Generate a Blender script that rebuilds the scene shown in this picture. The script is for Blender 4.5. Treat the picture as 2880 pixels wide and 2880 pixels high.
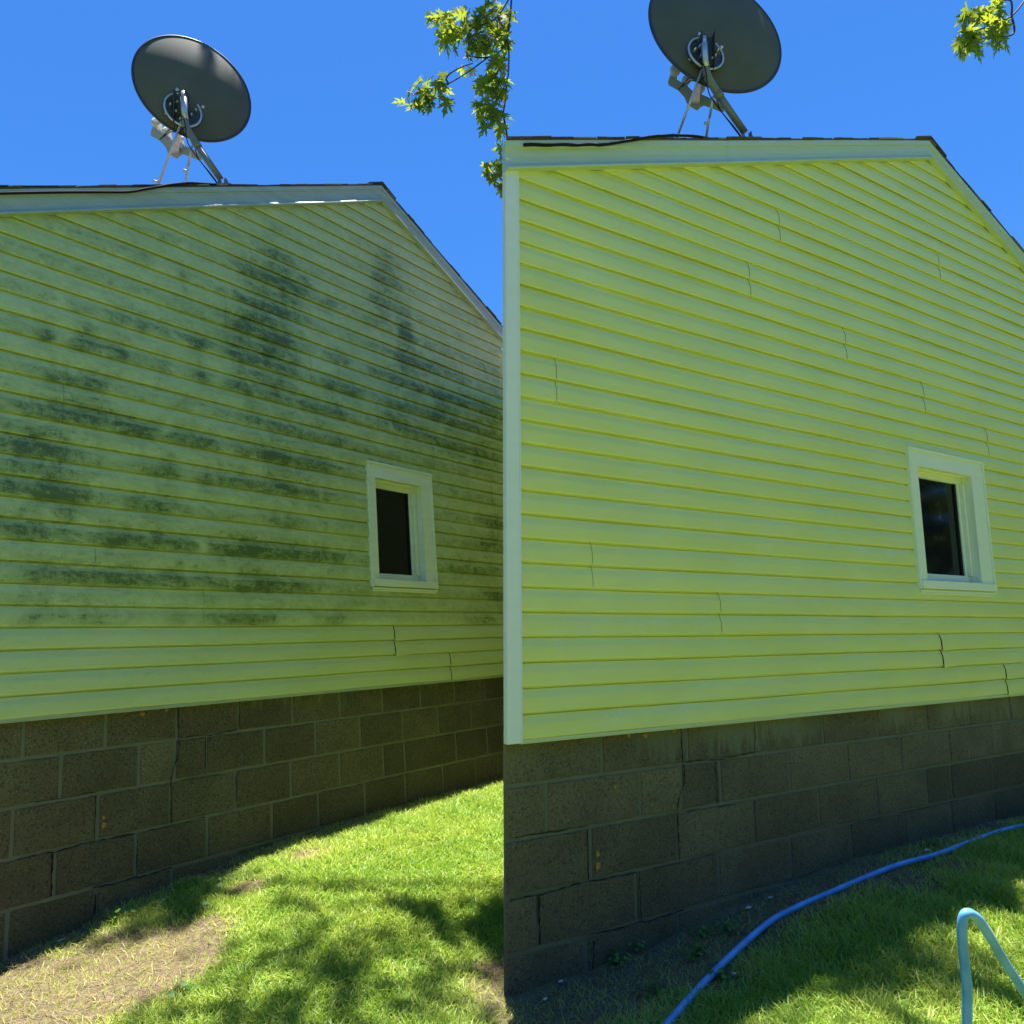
import bpy, bmesh, math, random
import numpy as np
from mathutils import Vector, Matrix, noise

# ------------------------------------------------------------------ camera, world, sun, exposure
for o in list(bpy.data.objects): bpy.data.objects.remove(o)
S = bpy.context.scene
C = S.collection
F = 2100.0
W = np.array([[0.99911956, -0.04195349, 0.0], [0.0076001, 0.18099585, 0.98345449], [-0.04125935, -0.98258863, 0.18115535]])
cd = bpy.data.cameras.new('camera'); cam = bpy.data.objects.new('camera', cd); C.objects.link(cam)
cd.sensor_width = 36; cd.lens = F / 2880 * 36; cd.clip_end = 2000; cd.clip_start = 0.05
m = Matrix.Identity(4)
for r_ in range(3):
    m[r_][0] = W[r_, 0]; m[r_][1] = -W[r_, 1]; m[r_][2] = -W[r_, 2]
cam.matrix_world = m
S.camera = cam
S.render.resolution_x = S.render.resolution_y = 1024

SUN = Vector((0.022, 0.135, 1.0)).normalized()
wd = bpy.data.worlds.new('World'); S.world = wd; wd.use_nodes = True
nt = wd.node_tree; nt.nodes.clear()
wo = nt.nodes.new('ShaderNodeOutputWorld'); bg = nt.nodes.new('ShaderNodeBackground'); bg.inputs[1].default_value = 0.0410
sky = nt.nodes.new('ShaderNodeTexSky'); sky.sky_type = 'NISHITA'; sky.sun_disc = False
sky.sun_elevation = math.asin(SUN.z); sky.sun_rotation = math.atan2(SUN.x, SUN.y)
sky.air_density = 1.3; sky.dust_density = 0.2; sky.ozone_density = 2.0
tint = nt.nodes.new('ShaderNodeMix'); tint.data_type = 'RGBA'; tint.blend_type = 'MULTIPLY'; tint.inputs[0].default_value = 1
tint.inputs[7].default_value = (0.30, 0.75, 1.38, 1)
nt.links.new(sky.outputs[0], tint.inputs[6]); nt.links.new(tint.outputs[2], bg.inputs[0]); nt.links.new(bg.outputs[0], wo.inputs[0])
sl = bpy.data.lights.new('sun', 'SUN'); sl.energy = 5.0; sl.angle = math.radians(0.55); sl.color = (1.0, 0.95, 0.86)
so = bpy.data.objects.new('sun', sl); C.objects.link(so)
so.rotation_euler = SUN.to_track_quat('Z', 'Y').to_euler(); so.location = (6, 9, 20)
S.view_settings.view_transform = 'Standard'; S.view_settings.look = 'None'; S.view_settings.gamma = 1
S.view_settings.exposure = 1.72
S.render.engine = 'CYCLES'
S.cycles.max_bounces = 8; S.cycles.diffuse_bounces = 5

# ------------------------------------------------------------------ survey helpers
def ray(x, y): return W @ np.array([(x - 1440) / F, (y - 1440) / F, 1.0])
def proj(P):
    c = W.T @ np.asarray(P, float)
    return 1440 + F * c[0] / c[2], 1440 + F * c[1] / c[2], c[2]
def at(x, y, d): return Vector(ray(x, y) * d)
Z = 720 / 1932
def Q(c, r, x, y): return (c * 720 + x * Z, r * 720 + y * Z)
HF = [dict(O=(-2.2185, 3.4928, -0.2099), u=(0.6104, 0.7921, 0.0035), v=(-0.0373, 0.0243, 0.999)),
      dict(O=(0.0029, 3.0992, -0.3534), u=(0.8475, 0.5304, -0.0188), v=(0.0373, -0.0243, 0.999))]
for h in HF:
    v = Vector(h['v']).normalized(); u = Vector(h['u']); u = (u - v * u.dot(v)).normalized(); y = v.cross(u)
    h['u'], h['v'], h['y'], h['O'] = u, v, y, Vector(h['O'])
def towall(i, x, y, out=0.0):
    h = HF[i]; n = np.array(h['y']); O = np.array(h['O']) - n * out; r = ray(x, y)
    P = r * ((O @ n) / (r @ n)); d = P - O
    return float(d @ np.array(h['u'])), float(d @ np.array(h['v']))
def wpt(i, s, out, t):
    h = HF[i]; return h['O'] + h['u'] * s - h['y'] * out + h['v'] * t

# ground heights surveyed along both house walls, thin plate between them
GP = np.array([(-2.19, 3.46, -1.207), (-1.49, 4.38, -1.045), (-0.15, 6.12, -0.985), (-0.05, 3.11, -1.295), (0.64, 3.54, -1.272),
               (1.15, 3.855, -1.205), (3.08, 5.06, -1.2), (5.2, 6.4, -1.2), (-3.4, 1.9, -1.5), (-0.9, 3.0, -1.16), (-1.0, 4.0, -1.07), (-1.3, 2.0, -1.33), (0.1, 1.6, -1.38), (1.6, 2.6, -1.30),
               (3.2, 2.6, -1.28), (0, 0, -1.6), (-3.5, 0, -1.75), (4, 0, -1.5), (0, -4, -1.8), (8, 4, -1.25), (-7, 4, -1.6), (3, 11, -1.0), (-6, 10, -1.1), (9, 10, -1.15)])
def _phi(r): return r * r * np.log(r + 1e-9)
_n = len(GP); _K = _phi(np.linalg.norm(GP[:, None, :2] - GP[None, :, :2], axis=2)) + np.eye(_n) * 0.02
_P = np.c_[np.ones(_n), GP[:, :2]]
_A = np.block([[_K, _P], [_P.T, np.zeros((3, 3))]])
_w = np.linalg.solve(_A, np.r_[GP[:, 2], 0, 0, 0])
def gz(x, y):
    x = np.atleast_1d(np.asarray(x, float)); y = np.atleast_1d(np.asarray(y, float))
    d = _phi(np.sqrt((x[:, None] - GP[None, :, 0]) ** 2 + (y[:, None] - GP[None, :, 1]) ** 2))
    z = d @ _w[:_n] + _w[_n] + _w[_n + 1] * x + _w[_n + 2] * y
    r = np.hypot(x, y - 4); b = np.clip((r - 6) / 6, 0, 1); b = b * b * (3 - 2 * b)
    z = z * (1 - b) + (-1.4) * b
    z += 0.008 * np.sin(x * 7.1 + 1.3 * y) * np.cos(y * 6.3 - x * 2.2) + 0.006 * np.sin(x * 15.3 + y * 11.7)
    return z
def ghit(px, py):
    r = ray(px, py); t = 0.5
    for k in range(60):
        P = r * t; g = gz(P[0], P[1])[0]; t += (g - P[2]) / r[2] * 0.7
    return Vector(r * t)

# ------------------------------------------------------------------ material helpers
class N:
    def __init__(s, name):
        s.m = bpy.data.materials.new(name); s.m.use_nodes = True; s.t = s.m.node_tree
        s.b = s.t.nodes['Principled BSDF']; s.out = s.t.nodes['Material Output']
    def n(s, typ, **kw):
        nd = s.t.nodes.new(typ)
        for k, v in kw.items(): setattr(nd, k, v)
        return nd
    def l(s, a, b): s.t.links.new(a, b)
    def coord(s, scale=(1, 1, 1), kind='Object'):
        tc = s.n('ShaderNodeTexCoord'); mp = s.n('ShaderNodeMapping'); mp.inputs['Scale'].default_value = scale
        s.l(tc.outputs[kind], mp.inputs[0]); return mp.outputs[0]
    def noise(s, vec, scale, detail=4, rough=0.55, dist=0.0):
        nd = s.n('ShaderNodeTexNoise'); nd.inputs['Scale'].default_value = scale; nd.inputs['Detail'].default_value = detail
        nd.inputs['Roughness'].default_value = rough; nd.inputs['Distortion'].default_value = dist
        s.l(vec, nd.inputs['Vector']); return nd.outputs['Fac']
    def vor(s, vec, scale, feat='F1'):
        nd = s.n('ShaderNodeTexVoronoi'); nd.feature = feat; nd.inputs['Scale'].default_value = scale; s.l(vec, nd.inputs['Vector']); return nd
    def ramp(s, fac, stops, interp='LINEAR'):
        nd = s.n('ShaderNodeValToRGB'); nd.color_ramp.interpolation = interp; el = nd.color_ramp.elements
        while len(el) < len(stops): el.new(0.5)
        for e, (p, c) in zip(el, stops):
            e.position = p; e.color = (c, c, c, 1) if isinstance(c, (int, float)) else (*c, 1)
        s.l(fac, nd.inputs[0]); return nd.outputs[0]
    def mix(s, fac, a, b, mode='MIX'):
        nd = s.n('ShaderNodeMix'); nd.data_type = 'RGBA'; nd.blend_type = mode
        for inp, v in ((nd.inputs[0], fac), (nd.inputs[6], a), (nd.inputs[7], b)):
            if isinstance(v, (int, float)): inp.default_value = v
            elif isinstance(v, tuple): inp.default_value = (*v, 1)
            else: s.l(v, inp)
        return nd.outputs[2]
    def math(s, op, a, b=0.0, c=None):
        nd = s.n('ShaderNodeMath'); nd.operation = op
        for i_, v in enumerate((a, b) if c is None else (a, b, c)):
            if isinstance(v, (int, float)): nd.inputs[i_].default_value = v
            else: s.l(v, nd.inputs[i_])
        return nd.outputs[0]
    def attr(s, name):
        nd = s.n('ShaderNodeAttribute'); nd.attribute_name = name; return nd
    def bump(s, h, strength=0.3, dist=0.002, prev=None):
        nd = s.n('ShaderNodeBump'); nd.inputs['Strength'].default_value = strength; nd.inputs['Distance'].default_value = dist
        s.l(h, nd.inputs['Height'])
        if prev is not None: s.l(prev, nd.inputs['Normal'])
        return nd.outputs[0]
    def base(s, c): s.l(c, s.b.inputs['Base Color']) if not isinstance(c, tuple) else setattr(s.b.inputs['Base Color'], 'default_value', (*c, 1))
    def rough(s, v): s.l(v, s.b.inputs['Roughness']) if not isinstance(v, (int, float)) else setattr(s.b.inputs['Roughness'], 'default_value', v)
    def nrm(s, v): s.l(v, s.b.inputs['Normal'])
    def set(s, **kw):
        for k, v in kw.items(): s.b.inputs[k.replace('_', ' ')].default_value = v
        return s.m

def simple(name, col, rough=0.5, var=0.12, scale=8, metallic=0.0, bump=0.15, bscale=60, spec=0.5):
    q = N(name); co = q.coord(); f = q.noise(co, scale, 5)
    q.base(q.mix(q.ramp(f, [(0.3, 0.0), (0.7, 1.0)]), tuple(c * (1 - var) for c in col), tuple(min(1, c * (1 + var)) for c in col)))
    q.rough(rough); q.nrm(q.bump(q.noise(co, bscale, 4), bump, 0.001)); q.set(Metallic=metallic)
    q.b.inputs['Specular IOR Level'].default_value = spec
    return q.m

def siding_mat(dirty):
    q = N('vinyl siding ' + ('mildewed' if dirty else 'washed')); co = q.coord()
    broad = q.noise(q.coord((1, 1, 2.5)), 1.6, 4)
    c0 = (0.58, 0.64, 0.25) if dirty else (0.70, 0.72, 0.205)
    c1 = (0.64, 0.69, 0.31) if dirty else (0.75, 0.77, 0.26)
    col = q.mix(q.ramp(broad, [(0.35, 0.0), (0.65, 1.0)]), c0, c1)
    streak = q.noise(q.coord((4, 4, 180)), 3.0, 3)
    if dirty:
        g = q.attr('grime').outputs['Fac']
        n1 = q.noise(q.coord((12, 12, 22)), 1.6, 8, 0.74)
        n2 = q.noise(q.coord((60, 60, 170)), 1.0, 5, 0.75)
        n3 = q.noise(q.coord((160, 160, 22)), 1.0, 4, 0.7)
        nn = q.math('ADD', q.math('MULTIPLY', n1, 0.55), q.math('ADD', q.math('MULTIPLY', n2, 0.25), q.math('MULTIPLY', n3, 0.2)))
        nlow = q.ramp(q.noise(q.coord((1, 1, 1.3)), 6.5, 6, 0.72, 0.6), [(0.32, 0.0), (0.68, 1.0)])
        g2 = q.math('MULTIPLY', g, q.math('MULTIPLY_ADD', nlow, 1.25, 0.38))
        film = q.ramp(q.math('ADD', g2, q.math('MULTIPLY_ADD', nn, 1.4, -0.72)), [(0.0, 0.05), (0.85, 0.80)])
        mask = q.ramp(q.math('ADD', g2, q.math('MULTIPLY_ADD', nn, 7.5, -4.60)), [(0.0, 0.0), (0.8, 0.85)])
        col = q.mix(film, col, (0.19, 0.25, 0.060))
        col = q.mix(mask, col, (0.068, 0.105, 0.020))
        dots = q.vor(q.coord((1, 1, 1)), 34)
        dm = q.ramp(dots.outputs['Distance'], [(0.03, 1.0), (0.07, 0.0)])
        pres = q.ramp(q.noise(co, 3.2, 3), [(0.55, 0.0), (0.62, 0.8)])
        col = q.mix(q.math('MULTIPLY', dm, pres), col, (0.05, 0.05, 0.03))
    else:
        chalk = q.math('MULTIPLY', q.ramp(q.noise(q.coord((3, 3, 5)), 1.2, 4), [(0.56, 0.0), (0.66, 1.0)]), q.ramp(q.noise(q.coord((60, 60, 170)), 1.0, 5, 0.7), [(0.5, 0.0), (0.62, 1.0)]))
        wash = q.ramp(q.noise(q.coord((1.5, 1.5, 4)), 1.4, 5, 0.65), [(0.40, 0.0), (0.70, 0.35)])
        col = q.mix(wash, col, (0.60, 0.66, 0.36))
        col = q.mix(q.math('MULTIPLY', chalk, 0.6), col, (0.72, 0.78, 0.62))
        dots = q.vor(co, 12)
        dm = q.ramp(dots.outputs['Distance'], [(0.012, 1.0), (0.022, 0.0)])
        pres = q.ramp(q.noise(co, 2.7, 3), [(0.58, 0.0), (0.62, 0.7)])
        col = q.mix(q.math('MULTIPLY', dm, pres), col, (0.06, 0.05, 0.03))
    q.base(col); q.rough(q.ramp(streak, [(0.2, 0.34), (0.8, 0.5)]))
    q.nrm(q.bump(streak, 0.22, 0.0007, q.bump(q.noise(q.coord((1.2, 1.2, 5)), 2.5, 2), 0.35, 0.006)))
    q.b.inputs['Specular IOR Level'].default_value = 0.45
    return q.m

def block_mat(wet):
    q = N('concrete block ' + ('damp' if wet else 'dry')); co = q.coord()
    k = 0.88 if wet else 0.76
    bv = q.attr('tone').outputs['Fac']
    n1 = q.noise(co, 3.5, 6); n2 = q.noise(co, 90, 4, 0.7); n3 = q.noise(co, 330, 3, 0.7)
    col = q.mix(q.ramp(n1, [(0.3, 0.0), (0.7, 1.0)]), (0.130 * k, 0.105 * k, 0.048 * k), (0.215 * k, 0.178 * k, 0.086 * k))
    col = q.mix(q.ramp(n2, [(0.35, 1.0), (0.5, 0.0)]), col, (0.05 * k, 0.045 * k, 0.028 * k))
    col = q.mix(q.math('MULTIPLY', q.ramp(n3, [(0.56, 0.0), (0.68, 1.0)]), 0.55), col, (0.36 * k, 0.31 * k, 0.18 * k))
    vo = q.vor(co, 60); col = q.mix(q.ramp(vo.outputs['Distance'], [(0.08, 0.8), (0.16, 0.0)]), col, (0.42, 0.38, 0.24))
    vo2 = q.vor(q.coord((1, 1, 1), 'Object'), 37); col = q.mix(q.ramp(vo2.outputs['Distance'], [(0.07, 0.9), (0.13, 0.0)]), col, (0.025, 0.022, 0.015))
    hs = q.n('ShaderNodeHueSaturation'); q.l(col, hs.inputs['Color']); q.l(q.math('MULTIPLY_ADD', bv, 0.9, 0.55), hs.inputs['Value']); col = hs.outputs[0]
    # lime wash running down from the siding edge
    sep = q.n('ShaderNodeSeparateXYZ'); tc = q.n('ShaderNodeTexCoord'); q.l(tc.outputs['Object'], sep.inputs[0])
    run = q.noise(q.coord((14, 14, 3)), 1.4, 6, 0.7)
    e = q.math('ADD', q.math('MULTIPLY', sep.outputs['Z'], 5.0), q.math('MULTIPLY_ADD', run, 2.4, -0.40 if wet else -0.95))
    side = q.ramp(q.noise(q.coord((1, 1, 0.01)), 1.1, 2), [(0.42, 0.0), (0.55, 1.0)])
    col = q.mix(q.math('MULTIPLY', q.math('MULTIPLY', q.ramp(e, [(0.0, 0.0), (0.35, 0.75)]), side), 0.8 if wet else 0.5), col, (0.24, 0.26, 0.14))
    if wet:
        drip = q.math('MULTIPLY', q.ramp(q.noise(q.coord((70, 70, 7)), 1.0, 3, 0.6), [(0.69, 0.0), (0.73, 1.0)]), q.ramp(q.noise(co, 1.7, 3), [(0.50, 0.0), (0.58, 0.7)]))
        col = q.mix(drip, col, (0.40, 0.38, 0.18))
    q.base(col); q.rough(0.85 if not wet else 0.7)
    q.nrm(q.bump(n3, 0.8, 0.003, q.bump(n2, 1.0, 0.010)))
    return q.m

def foliage_mat(name, c0, c1, trans=0.5, tcol=(0.55, 0.75, 0.08), rough=0.5):
    q = N(name); a = q.attr('tint').outputs['Fac']
    co = q.coord(); col = q.mix(a, c0, c1)
    col = q.mix(q.math('MULTIPLY', q.noise(co, 40, 3), 0.35), col, tuple(c * 0.6 for c in c0))
    q.base(col); q.rough(rough)
    tr = q.n('ShaderNodeBsdfTranslucent'); q.l(q.mix(0.5, col, tcol), tr.inputs[0])
    mx = q.n('ShaderNodeMixShader'); mx.inputs[0].default_value = trans
    q.l(q.b.outputs[0], mx.inputs[1]); q.l(tr.outputs[0], mx.inputs[2]); q.l(mx.outputs[0], q.out.inputs[0])
    return q.m

M = {}
M['siding0'] = siding_mat(True); M['siding1'] = siding_mat(False)
M['block0'] = block_mat(False); M['block1'] = block_mat(True)
def mortar_mat(k):
    q = N('mortar'); co = q.coord(); n1 = q.noise(co, 6, 5); n2 = q.noise(co, 160, 4)
    q.base(q.mix(n1, (0.20 * k, 0.19 * k, 0.12 * k), (0.36 * k, 0.35 * k, 0.23 * k))); q.rough(0.9); q.nrm(q.bump(n2, 0.6, 0.002)); return q.m
M['mortar0'] = mortar_mat(0.58); M['mortar1'] = mortar_mat(0.52)
def trim_mat(name, c, dirt):
    q = N(name); co = q.coord(); n1 = q.noise(q.coord((2, 2, 14)), 1.5, 6, 0.65); n2 = q.noise(q.coord((22, 22, 60)), 1, 5, 0.7)
    col = q.mix(q.math('MULTIPLY', q.ramp(n1, [(0.42, 0.0), (0.72, 1.0)]), dirt), c, (0.18, 0.22, 0.12))
    col = q.mix(q.math('MULTIPLY', q.ramp(n2, [(0.62, 0.0), (0.72, 1.0)]), dirt), col, (0.09, 0.10, 0.05))
    q.base(col); q.rough(0.42); q.nrm(q.bump(q.noise(co, 9, 3), 0.25, 0.003)); return q.m
M['trim0'] = trim_mat('painted rake trim weathered', (0.40, 0.47, 0.40), 0.35)
M['trim1'] = trim_mat('painted rake trim cleaned', (0.52, 0.60, 0.45), 0.08)
M['frame0'] = trim_mat('window paint weathered', (0.78, 0.82, 0.62), 0.15)
M['frame1'] = trim_mat('window paint cleaned', (0.82, 0.86, 0.66), 0.05)
M['corner'] = trim_mat('white corner post vinyl', (0.80, 0.82, 0.78), 0.05)
M['dark'] = simple('dark sheathing', (0.03, 0.03, 0.02), 0.9)
M['crack'] = simple('crack shade', (0.012, 0.011, 0.008), 0.95)
M['glassdark'] = simple('dark room', (0.008, 0.009, 0.010), 0.9)
gq = N('window glass'); gq.base((0.006, 0.008, 0.010)); gq.rough(gq.ramp(gq.noise(gq.coord(), 30, 5), [(0.3, 0.03), (0.8, 0.14)])); gq.b.inputs['Specular IOR Level'].default_value = 0.25; M['glass'] = gq.m
q = N('asphalt shingle'); co = q.coord(); nn = q.noise(co, 300, 2); q.base(q.mix(q.ramp(nn, [(0.35, 0.0), (0.65, 1.0)]), (0.035, 0.03, 0.032), (0.16, 0.13, 0.12))); q.rough(0.9); q.nrm(q.bump(nn, 0.6, 0.002)); M['shingle'] = q.m
M['shingle_light'] = simple('asphalt shingle grey', (0.30, 0.27, 0.26), 0.9, 0.3, 60)
M['cable'] = simple('black cable', (0.012, 0.012, 0.014), 0.85, spec=0.2)
M['dish'] = simple('dish grey paint', (0.10, 0.105, 0.098), 0.8, 0.08, 5, spec=0.15)
M['dishrim'] = simple('dish rim', (0.03, 0.035, 0.05), 0.45)
M['steel'] = simple('galvanised steel', (0.55, 0.56, 0.60), 0.35, 0.12, 20, 0.55)
M['mast'] = simple('grey mast paint', (0.17, 0.18, 0.17), 0.45, 0.1, 12)
M['plate'] = simple('dull bracket', (0.035, 0.04, 0.035), 0.5, 0.3, 50)
M['lnb'] = simple('ivory plastic', (0.62, 0.60, 0.52), 0.4, 0.06, 10)
M['lnbgrey'] = simple('grey plastic housing', (0.36, 0.38, 0.37), 0.45, 0.1, 10)
q = N('blue hose'); co = q.coord(); q.base(q.mix(q.ramp(q.noise(co, 9, 5), [(0.35, 0.0), (0.7, 1.0)]), (0.06, 0.27, 0.62), (0.16, 0.42, 0.82))); q.rough(0.32); q.nrm(q.bump(q.noise(co, 45, 3), 0.12, 0.002)); M['hose'] = q.m
M['bark'] = simple('maple bark', (0.09, 0.075, 0.06), 0.9, 0.4, 14, bump=0.8, bscale=30)
M['twig'] = simple('dark twig', (0.05, 0.04, 0.035), 0.8)
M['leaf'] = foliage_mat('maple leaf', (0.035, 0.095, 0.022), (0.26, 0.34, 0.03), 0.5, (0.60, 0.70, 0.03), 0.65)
M['grass'] = foliage_mat('grass blade', (0.17, 0.35, 0.035), (0.68, 0.68, 0.17), 0.42, (0.50, 0.70, 0.05), 0.5)
M['weed'] = foliage_mat('weed leaf', (0.05, 0.16, 0.03), (0.14, 0.30, 0.06), 0.35)
M['straw'] = foliage_mat('dry grass', (0.24, 0.17, 0.085), (0.46, 0.37, 0.20), 0.25, (0.5, 0.38, 0.18))
M['dryleaf'] = simple('dry orange leaf', (0.50, 0.22, 0.05), 0.7, 0.3, 40)
M['paint_chip'] = simple('pale paint flake', (0.62, 0.62, 0.60), 0.7, 0.15, 40)
M['farwood'] = foliage_mat('far foliage', (0.02, 0.05, 0.012), (0.06, 0.11, 0.03), 0.2)

# lawn sheet
q = N('lawn soil'); co = q.coord(kind='Object')
a = q.attr('bare').outputs['Fac']
soil = q.mix(q.ramp(q.noise(co, 28, 6, 0.7), [(0.3, 0.0), (0.7, 1.0)]), (0.060, 0.043, 0.028), (0.18, 0.13, 0.085))
soil = q.mix(q.ramp(q.noise(co, 140, 3), [(0.55, 0.0), (0.7, 0.8)]), soil, (0.28, 0.22, 0.155))
turf = q.mix(q.ramp(q.noise(co, 60, 5, 0.7), [(0.3, 0.0), (0.7, 1.0)]), (0.065, 0.12, 0.016), (0.19, 0.23, 0.035))
moss = q.mix(q.ramp(q.noise(co, 26, 6, 0.7), [(0.44, 0.0), (0.60, 0.75)]), soil, (0.17, 0.155, 0.035))
edge = q.ramp(q.math('ADD', a, q.math('MULTIPLY_ADD', q.noise(co, 22, 5, 0.7), 0.9, -0.45)), [(0.30, 0.0), (0.62, 1.0)])
q.base(q.mix(edge, turf, moss)); q.rough(0.95)
q.nrm(q.bump(q.noise(co, 240, 4, 0.7), 0.8, 0.006, q.bump(q.noise(co, 40, 4), 0.8, 0.02)))
M['lawn'] = q.m

# ------------------------------------------------------------------ mesh helpers
def tag(o, label=None, cat=None, group=None, kind=None):
    if label: o['label'] = label
    if cat: o['category'] = cat
    if group: o['group'] = group
    if kind: o['kind'] = kind
    return o
def empty(name, loc, rot=None):
    o = bpy.data.objects.new(name, None); C.objects.link(o); o.location = loc; o.empty_display_size = 0.2
    if rot is not None: o.rotation_euler = rot
    return o
def link(name, me, parent=None, loc=(0, 0, 0)):
    o = bpy.data.objects.new(name, me); C.objects.link(o); o.parent = parent; o.location = loc; return o
class MB:
    def __init__(s): s.v = []; s.f = []; s.mi = []; s.sm = []; s.at = []
    def add(s, vs, fs, mi=0, smooth=False, at=0.0):
        b = len(s.v); s.v += [tuple(x) for x in vs]; s.at += [at] * len(vs) if isinstance(at, (int, float)) else list(at)
        for f in fs: s.f.append(tuple(i + b for i in f)); s.mi.append(mi); s.sm.append(smooth)
        return s
    def box(s, lo, hi, mi=0, bev=0.0, M4=None, at=0.0):
        bm = bmesh.new(); bmesh.ops.create_cube(bm, size=1)
        for v in bm.verts: v.co = Vector([(lo[k] + hi[k]) / 2 + v.co[k] * (hi[k] - lo[k]) for k in range(3)])
        if bev: bmesh.ops.bevel(bm, geom=bm.edges[:], offset=bev, segments=2, affect='EDGES')
        if M4 is not None: bm.transform(M4)
        bm.verts.index_update(); s.add([v.co[:] for v in bm.verts], [[v.index for v in f.verts] for f in bm.faces], mi, False, at); bm.free(); return s
    def tube(s, pts, r, n=10, mi=0, cap=True, at=0.0):
        pts = [Vector(p) for p in pts]; rr = r if isinstance(r, (list, tuple)) else [r] * len(pts)
        vs = []; fs = []; a = None
        for i, p in enumerate(pts):
            d = (pts[min(i + 1, len(pts) - 1)] - pts[max(i - 1, 0)]).normalized()
            if a is None:
                a = d.orthogonal().normalized()
            a = (a - d * a.dot(d)).normalized(); b = d.cross(a)
            for k in range(n):
                t = 2 * math.pi * k / n; vs.append(p + (a * math.cos(t) + b * math.sin(t)) * rr[i])
        for i in range(len(pts) - 1):
            for k in range(n): fs.append((i * n + k, i * n + (k + 1) % n, (i + 1) * n + (k + 1) % n, (i + 1) * n + k))
        if cap: fs.append(tuple(range(n))[::-1]); fs.append(tuple(range((len(pts) - 1) * n, len(pts) * n)))
        return s.add(vs, fs, mi, True, at)
    def build(s, name, mats, parent=None, loc=(0, 0, 0), attr=None):
        me = bpy.data.meshes.new(name); me.from_pydata(s.v, [], s.f); me.validate()
        for m_ in (mats if isinstance(mats, list) else [mats]): me.materials.append(m_)
        if len(me.polygons) == len(s.f):
            me.polygons.foreach_set('material_index', s.mi); me.polygons.foreach_set('use_smooth', s.sm)
        if attr:
            a = me.attributes.new(attr, 'FLOAT', 'POINT'); a.data.foreach_set('value', s.at)
        me.update(); return link(name, me, parent, loc)
def npmesh(name, V, Fc, mat, attr=None, vals=None, parent=None):
    """V (n,3); Fc (m,k) equal sized faces"""
    me = bpy.data.meshes.new(name); me.vertices.add(len(V)); me.vertices.foreach_set('co', V.astype(np.float32).ravel())
    k = Fc.shape[1]; me.loops.add(Fc.size); me.loops.foreach_set('vertex_index', Fc.astype(np.int32).ravel())
    me.polygons.add(len(Fc)); me.polygons.foreach_set('loop_start', np.arange(0, Fc.size, k, dtype=np.int32))
    me.update(calc_edges=True); me.materials.append(mat)
    if attr: a = me.attributes.new(attr, 'FLOAT', 'POINT'); a.data.foreach_set('value', vals.astype(np.float32))
    me.validate(); return link(name, me, parent)
def smoothpath(P, sub=8):
    P = [Vector(p) for p in P]; out = []
    for i in range(len(P) - 1):
        p0 = P[max(i - 1, 0)]; p1 = P[i]; p2 = P[i + 1]; p3 = P[min(i + 2, len(P) - 1)]
        for k in range(sub):
            t = k / sub
            out.append(0.5 * ((2 * p1) + (p2 - p0) * t + (2 * p0 - 5 * p1 + 4 * p2 - p3) * t * t + (3 * p1 - p0 - 3 * p2 + p3) * t ** 3))
    out.append(P[-1]); return out

# ------------------------------------------------------------------ ground
rng = np.random.default_rng(7); random.seed(7)
def bare_blobs():
    out = []
    for px, py, r in ((60, 2800, .30), (180, 2760, .32), (330, 2720, .28), (460, 2740, .18), (560, 2610, .17), (700, 2500, .13), (500, 2690, .15), (150, 2870, .24), (880, 2400, .13),
                      (1500, 2830, .30), (1620, 2790, .26), (1750, 2760, .24), (1830, 2700, .20), (1950, 2700, .22), (2080, 2620, .24), (2250, 2530, .2), (2420, 2470, .22), (2560, 2470, .16), (2700, 2440, .16)):
        g = ghit(px, py); out.append((g.x, g.y, r))
    return out
BB = bare_blobs()
def bare(x, y):
    x = np.asarray(x); y = np.asarray(y); b = np.zeros_like(x, dtype=float)
    for bx, by, r in BB: b += np.exp(-((x - bx) ** 2 + (y - by) ** 2) / (r * r)) * 0.95
    for i in range(2):
        h = HF[i]; dx = x - h['O'].x; dy = y - h['O'].y
        d = -(dx * h['y'].x + dy * h['y'].y); s_ = dx * h['u'].x + dy * h['u'].y
        near = np.exp(-(np.maximum(d, 0) / (0.20 if i == 0 else 0.15)) ** 2) * (d > -0.3) * ((s_ > -0.1) if i == 1 else (x < 0.1))
        b += near * (0.95 if i == 0 else 0.8)
    cl = 0.5 + 0.25 * np.sin(x * 11 + 1.7 * np.sin(y * 9 + 1)) + 0.25 * np.sin(y * 14 + 2.1 * np.sin(x * 7 + 2))
    return np.clip(b * (0.62 + 0.5 * cl), 0, 1.2)
ax = np.unique(np.concatenate([np.linspace(-3.6, 5.2, 221), np.linspace(-14, 14, 57), np.array([-400, -200, -100, -50, -30, -20, 20, 30, 50, 100, 200, 400.])]))
ay = np.unique(np.concatenate([np.linspace(0.6, 7, 161), np.linspace(-12, 18, 61), np.array([-400, -200, -100, -50, -30, -20, 24, 30, 50, 100, 200, 400.])]))
GX, GY = np.meshgrid(ax, ay); gx = GX.ravel(); gy = GY.ravel()
gzv = gz(gx, gy)
ii = np.arange(len(ay) - 1)[:, None] * len(ax) + np.arange(len(ax) - 1)[None, :]; ii = ii.ravel()
g = npmesh('ground', np.c_[gx, gy, gzv], np.c_[ii, ii + 1, ii + 1 + len(ax), ii + len(ax)], M['lawn'], 'bare', bare(gx, gy)); tag(g, kind='structure')

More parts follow.
